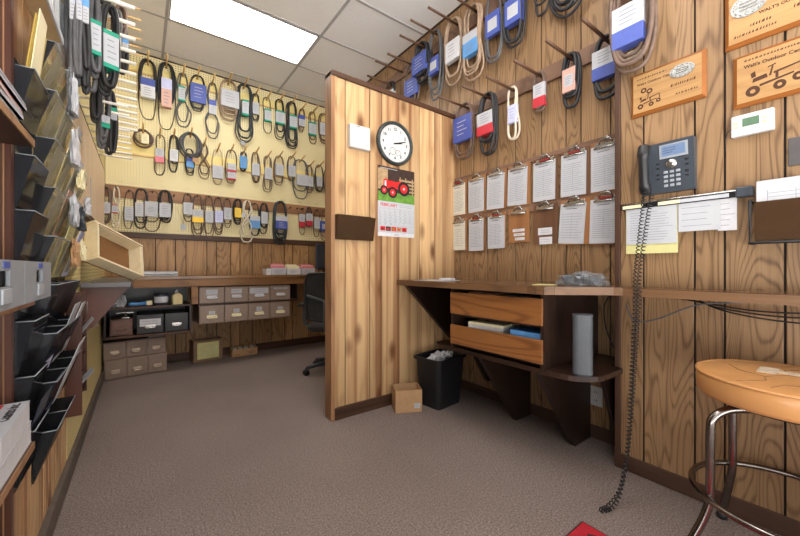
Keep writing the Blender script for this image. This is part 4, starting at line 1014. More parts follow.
pq([(.17, .40), (.25, .41), (.24, .445), (.18, .435)], M_TRED, y_-.0002); pq([(.155, .43), (.162, .43), (.175, .475), (.168, .475)], M_BARN, y_-.0002)
pq([(.10, .43), (.106, .43), (.106, .475), (.1, .475)], M_INKB, y_)
for cx, cz, rr in ((.245, .385, .058), (.135, .345, .044), (.055, .355, .036)):
    ring2(b, cx, cz, 0.0, rr, M_INKB, y_-.0006, 24); ring2(b, cx, cz, .0, rr*.62, M_TRED, y_-.0008, 20); ring2(b, cx, cz, 0, rr*.2, M_WHITE, y_-.001, 12)
b.obj('tractor_print', t)
t = thing('wall_control_box', 'small blank white plastic box on the upper left of the partition', 'control box', (1.269, YP-.004, 2.007), BACK)
MB().box((-.084, -.045, -.083), (.084, 0, .083), M_PLWHITE, .006).obj('housing', t)
MB().box((-.06, -.0465, -.06), (.062, -.0445, .062), M_PLWHITE, .002).box((-.03, -.0475, .068), (-.005, -.0445, .074), M_INKL).obj('cover', t)
MB().box((-.055, -.047, -.077), (.055, -.0445, -.072), M_GCARD).obj('vent', t)
t = thing('brochure_holder', 'empty brown translucent holder screwed to the partition below the white box', 'holder', (1.236, YP-.004, 1.265), BACK)
MB().box((-.15, -.004, 0), (.15, 0, .18), A_BROWN).obj('back_plate', t)
MB().prism([(-.03, 0), (-.034, 0), (-.066, .165), (-.062, .165)], (-.15, 0, 0), (0, 1, 0), (0, 0, 1), (.3, 0, 0), A_BROWN).obj('front_panel', t)
for x in (-.15, .147): MB().prism([(-.004, 0), (-.032, 0), (-.064, .165), (-.004, .175)], (x, 0, 0), (0, 1, 0), (0, 0, 1), (.003, 0, 0), A_BROWN).obj('side_panel', t)
MB().box((-.15, -.034, 0), (.15, -.0, .004), A_BROWN).obj('bottom_panel', t)

# ------------------------------------------------------------------ back desk
t = thing('back_desk', 'long wooden desk top with amber front apron along the back wall', 'desk', (0, 0, .0))
MB().box((XL+.02, 4.15, .95), (XF-.012, YB-.03, .98), W_TOPX, .003).obj('desk_top', t)
MB().box((-.06, 4.16, .872), (XF-.012, 4.185, .949), W_APRON, .003).obj('apron', t)
MB().box((.418, 4.165, .69), (.478, 4.2, .872), W_APRON, .003).obj('post', t)
t = thing('corner_counter', 'dark side counter against the left wall with a slanted maroon end board', 'counter', (0, 0, 0))
MB().box((XL+.02, 2.78, .945), (-.05, 4.145, .975), plain('grey_laminate', (92, 90, 92), .35), .003).obj('counter_top', t)
MB().prism([(XL+.02, .944), (-.058, .944), (-.235, .70), (XL+.02, .67)], (0, 2.83, 0), EX, EZ, (0, .03, 0), W_MAROON).obj('end_board', t)
# open shelf unit under the desk
t = thing('shelf_unit', 'dark open shelf unit under the left end of the back desk', 'shelf unit', (0, 0, 0))
M_SH = W_TRIMX
MB().box((-.26, 4.2, .395), (.42, 4.68, .418), M_SH, .002).obj('lower_shelf', t)
MB().box((-.26, 4.2, .672), (.42, 4.68, .69), M_SH, .002).obj('upper_shelf', t)
MB().box((-.275, 4.2, .395), (-.26, 4.68, .87), W_DARK).obj('side_panel', t); MB().box((.405, 4.2, .418), (.42, 4.68, .672), W_DARK).obj('side_panel', t)
MB().box((-.26, 4.66, .418), (.42, 4.675, .87), M_BLKM).obj('back_panel', t)
# on the upper shelf
o = crumple('crumpled_bag', '', '', (-.175, 4.3, .69), .055, .05, .085, M_WHITE, seed=21, amp=.5); tag(o, 'crumpled white bag at the left of the shelf under the desk', 'bag')
t = thing('paint_brush', 'paint brush with blue handle lying on the upper shelf under the desk', 'brush', (.02, 4.27, .712), .1)
MB().tube([(-.12, 0, 0), (-.09, 0, .0), (-.03, 0, 0), (.02, 0, .004)], [.012, .018, .014, .02], M_LBLUE, seg=10).obj('handle', t)
MB().box((.02, -.025, -.016), (.07, .025, .026), M_CREAMP, .004).obj('ferrule', t)
t = thing('tin_can', 'dark tin with white lettered label on the shelf under the desk', 'tin', (.165, 4.3, .69))
MB().lathe([(0, 0), (.058, 0), (.06, .003), (.06, .107), (.058, .11), (0, .11)], M_NAVY, 28).obj('can', t)
MB().lathe([(.0605, .025), (.0605, .085)], M_GCARD, 28, Matrix.Rotation(0, 4, 'Z')).obj('label', t)
t = thing('spray_bottle', 'cream square bottle with cap at the right of the shelf under the desk', 'bottle', (.30, 4.28, .69), .2)
b = MB(); loft(b, [rrect(.045, .03, .01, 0), rrect(.045, .03, .01, .085), rrect(.03, .022, .01, .105), rrect(.014, .014, .008, .115)], plain('cream_plastic', (222, 204, 150), .4)); b.obj('bottle', t)
MB().lathe([(0, .112), (.017, .112), (.017, .135), (.008, .142), (.008, .15), (0, .15)], M_GCARD, 16).obj('cap', t)
# on the lower shelf
def drawer_front(t, x0, x1, z0, z1, y, m, lab=None, label_m=M_WHITE, big=False, handle=M_STEEL, name='drawer', edge=M_BEIGE_D):
    o = MB().box((x0+.004, y-.012, z0+.004), (x1-.004, y, z1-.004), m, .003).box((x0+.012, y-.014, z0+.012), (x1-.012, y-.011, z1-.012), m, .002).obj(name, t)
    cx = (x0+x1)/2; cz = z0+(z1-z0)*.36; w = (x1-x0)*.2
    b = MB().tube([(cx-w, y-.012, cz), (cx-w, y-.03, cz-.004), (cx-w*.8, y-.034, cz-.006), (cx+w*.8, y-.034, cz-.006), (cx+w, y-.03, cz-.004), (cx+w, y-.012, cz)], .006, handle, seg=6); b.box((cx-w, y-.017, cz+.0), (cx+w, y-.013, cz+.022), handle, .002); b.obj('handle', o)
    if lab:
        lx, lw, lz, lh = lab
        MB().box((cx+lx-lw/2, y-.0155, z0+lz), (cx+lx+lw/2, y-.0135, z0+lz+lh), label_m).lines(cx+lx-lw*.4, cx+lx+lw*.4, z0+lz+lh*.15, z0+lz+lh*.85, 2, M_INKL, y-.0158, .0016, .2).obj('label', o)
    return o
t = thing('file_box', 'brown metal file box on the lower shelf under the desk', 'file box', (-.15, 4.25, .418))
MB().box((-.085, 0, 0), (.085, .3, .155), M_BRNM, .004).obj('body', t); drawer_front(t, -.08, .08, .005, .15, 0, M_BRNM, handle=M_BRNM)
t = thing('rubber_stamp', 'metal hand stamp standing on the brown file box', 'stamp', (-.12, 4.33, .573))
MB().box((-.03, -.02, 0), (.03, .02, .012), M_STEEL, .003).obj('base', t); MB().tube([(0, 0, .012), (0, 0, .05)], .008, M_STEEL).obj('shaft', t); MB().box((-.075, -.012, .05), (.065, .012, .062), M_STEEL, .004).obj('handle', t)
for i, (x0, x1, lab) in enumerate(((-.035, .185, (0, .17, .075, .07)), (.19, .398, None))):
    t = thing('card_file', ('black metal card drawer with a large grey label under the desk', 'black metal card drawer without label under the desk, right of the labelled one')[i], 'card file', (0, 4.225, .419), 0, 'black card drawers')
    MB().box((x0, 0, 0), (x1, .4, .185), M_BLKM, .003).obj('body', t)
    drawer_front(t, x0, x1, .0, .185, 0, M_BLKM, lab, M_GCARD)
# stacked beige cabinets on the floor
for i, (x, yv, z, h, lab, rz) in enumerate(((-.03, 4.33, 0, .185, 'beige three-drawer card cabinet standing on the carpet, lower of two', .13), (-.04, 4.345, .186, .165, 'beige three-drawer card cabinet stacked on another under the shelf', .13))):
    t = thing('card_cabinet', lab, 'card cabinet', (x, yv, z), rz, 'beige three-drawer cabinets')
    MB().box((-.25, 0, 0), (.25, .30, h), M_BEIGE, .003).obj('body', t)
    for k in range(3): drawer_front(t, -.25+k*.1667, -.25+(k+1)*.1667, 0, h, 0, M_BEIGE, handle=plain('worn_brass', (200, 180, 160), .3, .6))
# flat grey item atop
o = MB().box((-.07, -.06, 0), (.07, .06, .012), M_PLGREY, .003).obj('notepad', None, (.12, 4.45, .352), .1); tag(o, 'thin grey pad lying on the upper beige cabinet', 'pad')
# card drawers under the desk
t = thing('drawer_shelf', 'brown shelf strip holding the two rows of card drawers under the desk', 'shelf', (0, 0, 0))
MB().box((.485, 4.2, .662), (1.56, 4.66, .682), W_TRIMX, .002).obj('shelf', t); MB().box((1.545, 4.2, .682), (1.56, 4.66, .871), W_TRIM, .002).obj('end_panel', t)
MB().box((.485, 4.63, .45), (1.56, 4.66, .662), W_TRIMX, .002).obj('back_rail', t)
for r_ in range(2):
    for k in range(4):
        x0 = .49+k*.243; x1 = x0+.241; z0, z1 = ((.683, .862), (.468, .6615))[r_]
        row = ('upper', 'lower')[r_]
        lab = [(0, .11, .095, .055), (0, .11, .1, .05), (0, .2, .09, .06), (0, .16, .13, .02)][k] if r_ == 0 else [(0, .06, .1, .035), (0, .06, .1, .045), (.0, .06, .1, .05), (0, .06, .1, .035)][k]
        t = thing('card_drawer_box', f'beige card drawer under the desk, {ORD[k]} from left in the {row} row', 'card drawer', (0, 4.205+(.004*k if r_ else 0), 0), 0, 'beige card drawers under the desk')
        MB().box((x0, 0, z0), (x1, .42, z1), M_BEIGE, .003).obj('body', t)
        drawer_front(t, x0, x1, z0, z1, 0, M_BEIGE, lab, handle=M_CREAMP if r_ else M_GCARD)
# on the floor under the desk
t = thing('cardboard_box', 'cardboard box with a yellow handwritten sheet on its front, on the floor under the desk', 'box', (.61, 4.60, 0), .12)
open_box(t, .15, .09, .24, .006, plain('dark_cardboard', (134, 108, 84), .8), M_CARD_D)
o = MB().box((-.115, -.0935, .03), (.11, -.0912, .215), M_YELP).lines(-.09, .09, .06, .195, 7, M_INKL, -.0938, .001).obj('yellow_sheet', t)
t = thing('card_tray', 'tan open tray packed with divider cards on the floor under the desk', 'card tray', (1.01, 4.58, 0), .08)
open_box(t, .145, .07, .085, .004, M_CARD, M_CARD_D)
b = MB().text('CARDS', .022, M_INKR, (-.12, -.0706, .02), EX, EZ).lines(.04, .12, .02, .05, 2, M_BURN, -.0708, .002); b.obj('printed_marks', t)
for k in range(12): MB().box((-.13+k*.0225, -.06, .006), (-.122+k*.0225, .06, .10+.006*(k % 3)), (M_CREAMP, M_GCARD, M_CARD)[k % 3]).obj('divider_card', t)
# on the desk
flat_stack('bagged_paper', 'plastic wrapped stack of grey papers at the left end of the back desk', 'papers', .0, 4.27, .9805, .30, 4.5, 1.03, [M_GCARD, M_PLGREY, A_BAG, M_GCARD], .05, 6)
for x0, x1, h, m, cm, lab in ((1.20, 1.25, .075, M_GCARD, None, 'small empty white card box, leftmost on the back desk'), (1.255, 1.44, .085, M_WHITE, M_PINK, 'white card box holding pink slips on the back desk'),
                         (1.45, 1.62, .075, M_GCARD, M_CREAMP, 'white card box holding cream cards on the back desk'), (1.635, 1.81, .08, M_WHITE, M_PINK, 'white card box with tall pink slips beside the screen')):
    t = thing('card_box', lab, 'card box', ((x0+x1)/2, 4.37, .9803), 0, 'card boxes on the back desk'); w = (x1-x0)/2
    open_box(t, w, .09, h, .003, m, M_GCARD, 'box')
    MB().lines(-w*.6, w*.6, h*.25, h*.75, 3, M_INKL, -.0908, .002).obj('print', t)
    if cm:
        for k in range(5): MB().box((-w*.9+.004*k, -.07+k*.03, .005), (w*.92, -.062+k*.03, h+.03+.006*k), cm if k != 1 else M_CREAMP).obj('slip', t)
t = thing('monitor', 'dark computer screen on the back desk behind the office chair', 'monitor', (2.02, 4.45, .9803), .3)
MB().box((-.15, -.02, .06), (.22, .02, .41), M_NAVY, .018, seg=3).obj('screen_case', t); MB().box((-.12, -.024, .09), (.19, -.019, .38), M_PLBLK2, .01).obj('panel', t)
MB().box((-.02, -.01, .01), (.08, .02, .08), M_PLBLK).box((-.08, -.08, 0), (.14, .08, .012), M_PLBLK, .004).obj('stand', t)
# office chair
ca = math.radians(-38)
t = thing('office_chair', 'black mesh office chair on casters behind the partition', 'office chair', (1.60, 3.30, 0), ca)
MB().tube([(0, 0, .08), (0, 0, .45)], .026, M_PLBLK, seg=12).obj('gas_column', t)
for k in range(5):
    a = 2*PI*k/5+math.radians(142); d = Vector((math.cos(a), math.sin(a), 0))
    o = MB().tube([d*.03+Vector((0, 0, .105)), d*.17+Vector((0, 0, .09)), d*.29+Vector((0, 0, .07))], [.028, .022, .017], M_PLBLK2, seg=8, flat=.7).obj('base_arm', t)
    q = d*.29; s_ = Vector((-d.y, d.x, 0))
    MB().tube([q-s_*.022+Vector((0, 0, .03)), q+s_*.022+Vector((0, 0, .03))], .03, M_PLBLK, seg=14).tube([q+Vector((0, 0, .03)), q+Vector((0, 0, .075))], .008, M_PLBLK).obj('caster', o)
b = MB(); loft(b, [rrect(.2, .2, .07, .44), rrect(.235, .23, .08, .46), rrect(.235, .23, .08, .49), rrect(.21, .21, .07, .51)], M_MESHF); b.obj('seat', t)
b = MB(); Rr = []
for i in range(7):
    z = .56+i*.075; k = i/6; yb = -.24-.05*k+.03*math.sin(k*PI); wv = .19+.035*math.sin(k*PI)-.03*(k > .95)
    Rr.append([Vector((x*wv, yb-.04*(1-x*x)+o_, z)) for x, o_ in [(-1, 0), (-.5, 0), (0, 0), (.5, 0), (1, 0), (1, .012), (.5, .012), (0, .012), (-.5, .012), (-1, .012)]])
loft(b, Rr, M_MESHF); o = b.obj('backrest', t)
fr = [(-.20, -.24, .57), (-.225, -.25, .78), (-.2, -.275, .98), (-.1, -.31, 1.01), (.1, -.31, 1.01), (.2, -.275, .98), (.225, -.25, .78), (.2, -.24, .57), (0, -.27, .55)]
MB().tube(spline(fr+[fr[0]], 5), .013, M_PLBLK, seg=8).obj('back_frame', o)
MB().tube(spline([(0, -.05, .43), (0, -.24, .44), (0, -.31, .55), (0, -.31, .75)], 5), .025, M_SPK, seg=8, flat=1.4).tube([(-.2, -.27, .80), (0, -.31, .74), (.2, -.27, .80)], .014, M_SPK).obj('back_support', t)
for s_ in (-1, 1):
    MB().tube(spline([(s_*.2, .0, .46), (s_*.29, -.02, .5), (s_*.29, -.04, .68)], 5), .018, M_SPK, seg=8).obj('arm_post', t)
    MB().box((s_*.29-.04, -.16, .68), (s_*.29+.04, .12, .71), M_PLBLK, .012).obj('armrest', t)

# ------------------------------------------------------------------ tilted ivory tray on the corner counter
A_, C_ = Vector((-.245, 2.95, 1.32)), Vector((-.10, 3.02, 1.02))
e1 = Vector((.58, .75, -.32)).normalized(); e2 = Vector((.04, -.418, -.907)); e2 = (e2-e1*e2.dot(e1)).normalized(); e3 = e1.cross(e2)
if e3.y < 0: e3 = -e3
cen = Vector((-.10, 3.02, 1.145)); tw, thh, td = .20, .125, .085
R3 = Matrix((e1, e2, e3)).transposed()
b = MB(); R4 = R3.to_4x4()
lo = 9
t = thing('drawer_tray', 'ivory open drawer tray tipped on its edge on the side counter', 'tray', cen)
b.box((-tw, -thh, td), (tw, thh, td+.008), M_TRAYI, M=R4); b.obj('tray_bottom', t)
b = MB()
for a, c in (((-tw, -thh, 0), (tw, -thh+.016, td)), ((-tw, thh-.014, 0), (tw, thh, td)), ((-tw, -thh+.016, 0), (-tw+.014, thh-.014, td)), ((tw-.03, -thh+.016, 0), (tw, thh-.014, td))): b.box(a, c, M_TRAY, .003, M=R4)
for k in range(3): b.box((-tw-.008+k*.012, -thh-.012*(k+1), .006+k*.012), (tw+.01-k*.008, -thh-.012*k, td-k*.006), (M_TRAY, plain('ivory_shadow_board', (196, 178, 140), .6), M_TRAY)[k], .002, M=R4)  # middle of the three stacked layers is a darker ivory
b.box((-tw+.01, -thh+.008, -.003), (tw-.01, -thh+.012, .001), M_BRNM, M=R4)
o = b.obj('tray_side', t)
for k in range(3): MB().box((-tw+.05+k*.11, -thh-.0375, .03), (-tw+.10+k*.11, -thh-.0355, .045), M_BRNM, M=R4).obj('slot', t)
lo = min((R3 @ Vector((sx*tw, sy*thh, dz))).z for sx in (-1, 1) for sy in (-1, 1) for dz in (0, td+.008))
t.location.z = .9755-lo
# ------------------------------------------------------------------ left wall: bookcase, bins, magazines
t = thing('bookcase', 'maroon bookcase at the left edge of the picture', 'bookcase', (0, 0, 0))
MB().box((-.75, 1.457, 0), (-.313, 1.4695, 3.2), W_MAROON, .002).box((-.3135, 1.455, 0), (-.3105, 1.460, 3.2), W_POST, .001).obj('side_panel', t)
for z in (.535, .955, 1.415): MB().box((-.75, .2, z), (-.252, 1.455, z+.024), W_TRIMY, .002).box((-.2525, .2, z+.002), (-.249, 1.456, z+.022), W_POST).obj('shelf', t)
MB().box((-.765, .2, 0), (-.75, 1.475, 3.2), W_MAROON).obj('back_panel', t)
MB().box((-.75, .18, 0), (-.3, .2, 3.2), W_MAROON).obj('side_panel', t)
for i, (y0, y1) in enumerate(((1.165, 1.452), (.872, 1.16), (.58, .868))):
    t = thing('storage_bin', ['grey plastic parts bin with blue label, farthest of the row on the left shelf', 'grey plastic parts bin with blue label, second from the far end on the left shelf', 'grey plastic parts bin at the left edge, outside the picture'][i], 'bin', (-.215, y0, .9805), LEFT, 'grey parts bins'); w = y1-y0
    M_BIN = plain('grey_bin', (140, 146, 152), .4, var=.04)
    b = MB()
    # front plate with a window cut through it
    hx0, hx1, z1 = w*.38, w*.62, .10
    b.box((0, 0, 0), (hx0, .006, z1), M_BIN).box((hx1, 0, 0), (w, .006, z1), M_BIN).box((hx0, 0, .078), (hx1, .006, z1), M_BIN).box((hx0, 0, 0), (hx1, .006, .046), M_BIN)
    b.box((0, .006, 0), (.004, .33, z1), M_BIN).box((w-.004, .006, 0), (w, .33, z1), M_BIN).box((0, .326, 0), (w, .33, z1), M_BIN).box((.004, .006, 0), (w-.004, .326, .004), M_BIN); b.obj('bin_body', t)
    MB().box((hx0+.005, -.004, .012), (hx1-.005, 0, .042), plain('card_slot', (160, 166, 172), .4), .003).obj('card_slot', t)
    MB().box((w*.46, -.0015, .083), (w*.6, 0, .096), M_BLUE).obj('label', t)
    o = MB().box((hx0-.01, .010, .005), (hx1+.01, .016, .09), M_PLBLK).obj('divider', t)  # black sheet paints the bin's inner shade behind the window
# magazines on the upper shelf
cols = [M_GCARD, M_WHITE, M_PLBLK2, M_WHITE, M_ORANGE, M_WHITE, M_TEALSH, M_WHITE]
names = ['grey', 'white', 'charcoal', 'plain white', 'orange', 'white-edged', 'dark blue', 'topmost white']
z = 1.4395
for i, m in enumerate(cols):
    b = MB(); th = .011; n = 8; dy = .012*(7-i)
    rr = [[Vector((x, -.28+.28*k/n, th*s_+.0)) for x, s_ in ((-.22, 0), (0, 0), (0, 1), (-.22, 1))] for k in range(n+1)]
    R = [[b.bm.verts.new(p) for p in q] for q in rr]; fs = []
    for a, c in zip(R, R[1:]):
        for k in range(4): fs.append(b.bm.faces.new((a[k], a[(k+1) % 4], c[(k+1) % 4], c[k])))
    fs += [b.bm.faces.new(R[0]), b.bm.faces.new(R[-1][::-1])]; b.tag(fs, M_WHITE)
    b.box((-.2205, -.2805, th-.001), (.0005, .0005, th+.0004), m).box((-.22, -.2806, .0), (.0006, .0006, .001), m)
    o = b.obj('magazine', None, (-.262-.004*(i % 3), 1.445-dy*.9, z), random.uniform(-.03, .03)); z += th+.0008
    tag(o, f'{names[i]} magazine, {ORD[i]} from the bottom of the pile on the upper left shelf', 'magazine', 'magazines on the upper left shelf')
# catalogues on the low shelf
def catalogue(label, c, w, d, h, cover, rz, extra=None):
    b = MB().box((-w, -d, .001), (0, 0, h-.001), M_GCARD, .002).box((-w, -d, h-.0015), (.001, .001, h), cover).box((-w, -d, 0), (.001, .001, .0015), cover)
    if extra: extra(b, w, d, h)
    return tag(b.obj('catalogue', None, c, rz), label, 'catalogue', 'catalogues on the low left shelf')
def cov(b, w, d, h):
    b.box((-w*.98, -.13, h), (-.048, -.005, h+.0006), M_INKR)
    b.text('Cuanto inc.', .032, M_INKB, (-.014, -.165, h+.0004), (0, 1, 0), (-1, 0, 0), depth=.0003, shear=.2, bold=.001)
catalogue('thick white catalogue, lower of the pile on the low left shelf', (-.256, 1.45, .5605), .24, .31, .060, M_WHITE, 0)
catalogue('thick white catalogue with a red band and black title on top of the pile', (-.258, 1.445, .6215), .24, .30, .060, M_WHITE, .03, cov)
M_GRN = plain('green_cover', (96, 160, 84), .4)
for k in range(4): catalogue(f'thin green and white booklet, {ORD[k]} from the bottom in front of the thick catalogues', (-.252, 1.125, .5605+k*.021), .2, .25, .02, (M_GRN, M_WHITE)[k % 2], .02*k)
# wall shelf above the racks
t = thing('wall_shelf', 'beige shelf board high on the left wall above the racks', 'shelf', (0, 0, 0))
MB().box((XL+.008, 1.48, 1.93), (-.245, 1.86, 1.95), plain('beige_laminate', (196, 170, 128), .5), .002).box((-.246, 1.48, 1.928), (-.24, 1.862, 1.952), M_WHITE).obj('board', t)
MB().box((XL+.008, 1.48, 1.95), (XL+.02, 1.86, 2.6), MATS['beige_laminate']).obj('back_panel', t)
struct(MB().box((XL-.002, 1.4605, 0), (XL+.0125, 1.488, 3.3), W_MAROON), 'trim_6')
# window high in the left wall
b = MB()
for a, c in (((XL, 1.93, 2.02), (XL+.03, 1.97, 3.3)), ((XL, 2.36, 2.02), (XL+.03, 2.41, 3.3)), ((XL, 1.93, 2.02), (XL+.03, 2.41, 2.06)), ((XL, 2.1, 2.06), (XL+.025, 2.125, 3.3)), ((XL, 1.97, 2.5), (XL+.022, 2.36, 2.53))): b.box(a, c, M_PLWHITE, .003)
b.box((XL-.004, 1.95, 2.04), (XL+.004, 2.39, 3.3), plain('pane_backing', (168, 178, 186), .3)); b.box((XL+.008, 1.95, 2.04), (XL+.011, 2.39, 3.3), M_GLASS)
struct(b, 'window_1')
# literature racks
M_RIB = plain('grey_rib', (128, 122, 104), .5)
def rack(i, y0, w, tiers, mat, label, dp=.062, end=None):
    t = thing('literature_rack', label, 'literature rack', (XL+.011, y0, 0), LEFT, 'wall literature racks')
    MB().box((0.004, -.003, tiers[-1]-.17), (w-.004, 0, tiers[0]+.02), mat).obj('back_plate', t)
    for z in tiers:
        b = MB()
        b.prism([(-.006, -.155), (-.009, -.155), (-dp, 0), (-dp+.003, 0)], (.003, 0, z), (0, 1, 0), EZ, (w-.006, 0, 0), mat)
        for x in (.003, w-.006): b.prism([(-.003, -.155), (-.006, -.155), (-dp+.003, 0), (-.003, 0)], (x, 0, z), (0, 1, 0), EZ, (.003, 0, 0), (end or mat) if x < .01 else mat)
        b.box((.006, -.008, -.155+z), (w-.006, -.003, -.151+z), mat)
        o = b.obj('pocket', t)
        MB().tube([(.003, -dp, z), (w-.003, -dp, z)], .0018, M_PLGREY, seg=5).tube([(.004, -.004, z), (.004, -dp+.001, z)], .0016, M_PLGREY, seg=5).obj('rim', o)
        if mat is CL:
            b = MB()
            for k in range(9): b.prism([(-.012, -.14), (-.014, -.14), (-dp+.001, -.004), (-dp+.003, -.004)], (w*.3+k*.0095, 0, z), (0, 1, 0), EZ, (.005, 0, 0), M_RIB)
            b.obj('ribs', o)
TZ = [1.86-.171*k for k in range(9)]
DK = A_SMOKE; CL = A_CLEAR
rack(0, 1.485, .21, [1.66, 1.40, 1.235, 1.07, .905, .74, .575], DK, 'smoked literature rack with stacked pockets, nearest the bookcase', .044)
rack(1, 1.705, .205, TZ[:5], CL, 'clear literature rack with dark end panels, next to the narrow smoked rack', .06, DK)
rack(7, 1.705, .205, TZ[5:9], DK, 'smoked literature rack below the grey bins, second from the bookcase')
rack(2, 1.92, .205, TZ[:5], CL, 'yellowed clear literature rack holding pink and white leaflets, upper middle of the racks')
rack(3, 2.135, .205, TZ[1:5], CL, 'yellowed clear literature rack with torn papers, second of the clear ones')
rack(4, 2.35, .205, TZ[2:5], CL, 'yellowed clear literature rack farthest along, beside the plywood panel')
rack(5, 1.92, .205, TZ[5:9], DK, 'smoked literature rack low on the wall, third from the bookcase')
rack(6, 2.135, .19, TZ[5:8], DK, 'smoked literature rack low on the wall beside the maroon sorter')
def leaf(y, z, w, h, m, label, lean=.22, off=.02, cat='brochure', name='brochure', lines=True):
    b = MB().box((0, -.0012, 0), (w, .0012, h), m)
    if lines: b.lines(w*.1, w*.9, h*.5, h*.92, 5, M_INKL, -.0015, .001)
    o = b.obj(name, None, (XL+.009+off, y, z), LEFT); o.rotation_euler = (lean, 0, LEFT); tag(o, label, cat, 'papers in the literature racks'); return o
leaf(1.505, 1.56, .15, .28, M_OLIVE, 'mustard yellow folder sticking up from a top pocket of the nearest rack', .12, .012, 'folder', 'folder', False)
leaf(1.53, 1.55, .10, .32, M_CREAMP, 'cream envelope standing beside the mustard folder', .1, .018, 'envelope', 'envelope', False)
leaf(1.96, TZ[1]-.14, .15, .22, M_WHITE, 'white leaflet poking out of the upper clear rack', .25, .012)
leaf(2.19, TZ[1]-.15, .12, .19, M_WHITE, 'torn white sheet in the top pocket of the second clear rack', .3, .012, 'paper', 'paper_sheet')
leaf(1.97, TZ[2]-.15, .14, .20, M_CREAMP, 'cream leaflet in the third tier of the upper clear rack', .25, .012)
leaf(2.17, TZ[2]-.15, .14, .21, M_GCARD, 'grey leaflet in the middle of the second clear rack', .3, .012)
leaf(2.38, TZ[2]-.15, .14, .21, M_CREAMP, 'cream leaflet in the top pocket of the farthest clear rack', .3, .012)
leaf(1.98, TZ[3]-.15, .13, .20, M_SALMON, 'pinkish leaflet in the fourth tier of the upper clear rack', .25, .012)
leaf(2.2, TZ[3]-.15, .13, .19, M_WHITE, 'white leaflet low in the second clear rack', .28, .012)
leaf(1.96, TZ[4]-.15, .15, .22, M_YELP, 'pale yellow leaflet in the lowest pocket of the upper clear rack', .25, .012)
leaf(2.40, TZ[3]-.15, .13, .2, M_PLBLK2, 'dark leaflet in the farthest clear rack', .3, .012)
leaf(2.18, TZ[4]-.15, .14, .22, M_LAV, 'lavender leaflet in the lowest pocket of the second clear rack', .3, .012)
leaf(1.96, TZ[6]-.15, .16, .24, M_WHITE, 'white brochure standing in the low smoked rack', .3, .012)
leaf(1.97, TZ[7]-.15, .16, .25, M_GCARD, 'pale brochure in the pocket above the lowest of the low smoked rack', .34, .012)
leaf(2.16, TZ[6]-.15, .13, .23, M_GCARD, 'grey brochure in the low rack beside the maroon sorter', .32, .012)
leaf(1.73, TZ[7]-.15, .16, .15, M_TEALSH, 'dark blue brochure inside a low pocket of the second smoked rack', .28, .014)
leaf(1.73, TZ[6]-.15, .16, .15, M_LAV, 'pale blue brochure inside the second smoked rack', .28, .014)
leaf(1.52, TZ[7]-.15, .16, .15, M_NAVY, 'navy brochure inside a low pocket of the nearest rack', .28, .014)
for k, (yy, zz, sy, sz, m, lab) in enumerate(((1.97, 1.70, .05, .11, M_WHITE, 'crumpled white sheet hanging at the top of the clear racks'),
        (2.02, 1.50, .06, .10, M_GCARD, 'crumpled grey-white sheet in the second tier of the clear racks'), (2.2, 1.43, .06, .06, M_CREAMP, 'torn cream paper bulging from the second clear rack'),
        (2.0, 1.24, .06, .09, M_WHITE, 'crumpled white paper in the middle of the clear racks'), (2.22, 1.24, .05, .07, M_PLBLK2, 'dark folded packet in the second clear rack'),
        (2.02, 1.07, .06, .08, M_CARD, 'brown paper flap in the lower middle of the clear racks'), (2.24, 1.10, .05, .06, M_CREAMP, 'torn cream scrap low in the second clear rack'),
        (2.44, 1.34, .05, .06, M_GCARD, 'grey crumpled scrap in the farthest clear rack'))):
    o = crumple('paper_scrap', '', '', (XL+.085, yy, zz), .014, sy, sz, m, seed=50+k, amp=.55); tag(o, lab, 'paper', 'scraps in the clear racks')
o = crumple('plastic_sleeve', '', '', (XL+.075, 1.98, 1.70), .012, .07, .13, A_BAG, seed=31, amp=.5); tag(o, 'crumpled clear plastic sleeve hanging at the top of the racks', 'sleeve')
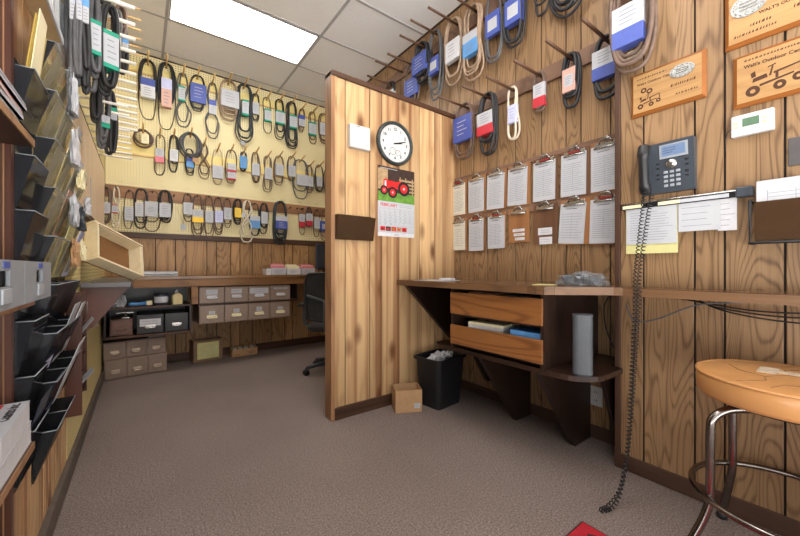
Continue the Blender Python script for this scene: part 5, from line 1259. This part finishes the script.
# maroon sorter
t = thing('wall_sorter', 'maroon upright sorter with slanted slots low on the left wall', 'sorter', (XL+.012, 2.34, .33), LEFT)
MB().box((0, -.062, 0), (.016, -.002, .60), W_MAROON, .002).obj('side_panel', t); MB().box((.26, -.055, .05), (.274, -.002, .60), W_MAROON, .002).obj('side_panel', t)
for k in range(6): MB().prism([(-.004, 0), (-.008, 0), (-.055, .05), (-.051, .05)], (.016, 0, .04+k*.09), (0, 1, 0), EZ, (.244, 0, 0), W_MAROON).obj('slot_shelf', t)
def loose(loc, w, h, lean, rz, label):
    o = MB().box((-.0008, 0, 0), (.0008, w, h), M_WHITE).obj('paper_sheet', None, loc); o.rotation_euler = (0, lean, rz); return tag(o, label, 'paper', 'loose sheets on the left wall')
loose((XL+.045, 2.42, .70), .12, .12, .6, .15, 'white sheet leaning out of the upper sorter slot')
loose((XL+.045, 2.44, .44), .12, .10, .7, .15, 'crumpled white sheet in the lowest sorter slot')
loose((XL+.04, 2.95, .68), .10, .22, .25, -.35, 'white paper hanging below the slanted end board')
loose((XL+.03, 2.80, .66), .05, .20, .05, -.3, 'narrow white paper hanging beside the maroon sorter')

# ------------------------------------------------------------------ camera, world, view
cam = bpy.data.cameras.new('camera'); cam.sensor_width = 36; cam.lens = 36*F/800; cam.clip_start = .02
co = bpy.data.objects.new('camera', cam); COL.objects.link(co); co.location = (0, 0, EYE)
co.rotation_euler = (PI/2, 0, -math.atan2(SN, CS)); scene.camera = co
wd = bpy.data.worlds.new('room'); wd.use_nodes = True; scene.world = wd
# light through the added opening: pale sky, lower half brightened to light the ceiling
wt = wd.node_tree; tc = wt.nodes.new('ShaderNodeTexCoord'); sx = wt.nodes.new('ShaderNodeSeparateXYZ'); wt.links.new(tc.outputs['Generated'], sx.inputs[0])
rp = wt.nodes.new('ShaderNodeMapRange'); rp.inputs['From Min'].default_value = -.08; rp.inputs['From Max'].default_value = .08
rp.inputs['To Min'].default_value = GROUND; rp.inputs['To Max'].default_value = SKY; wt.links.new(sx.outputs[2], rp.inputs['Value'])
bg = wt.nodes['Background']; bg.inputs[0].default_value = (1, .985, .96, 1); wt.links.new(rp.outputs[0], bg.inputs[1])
vs = scene.view_settings; vs.view_transform = 'Standard'; vs.look = 'None'; vs.gamma = 1; vs.use_curve_mapping = False; vs.exposure = .5
scene.cycles.max_bounces = 10; scene.cycles.diffuse_bounces = 6; scene.cycles.transparent_max_bounces = 24; scene.cycles.use_denoising = True
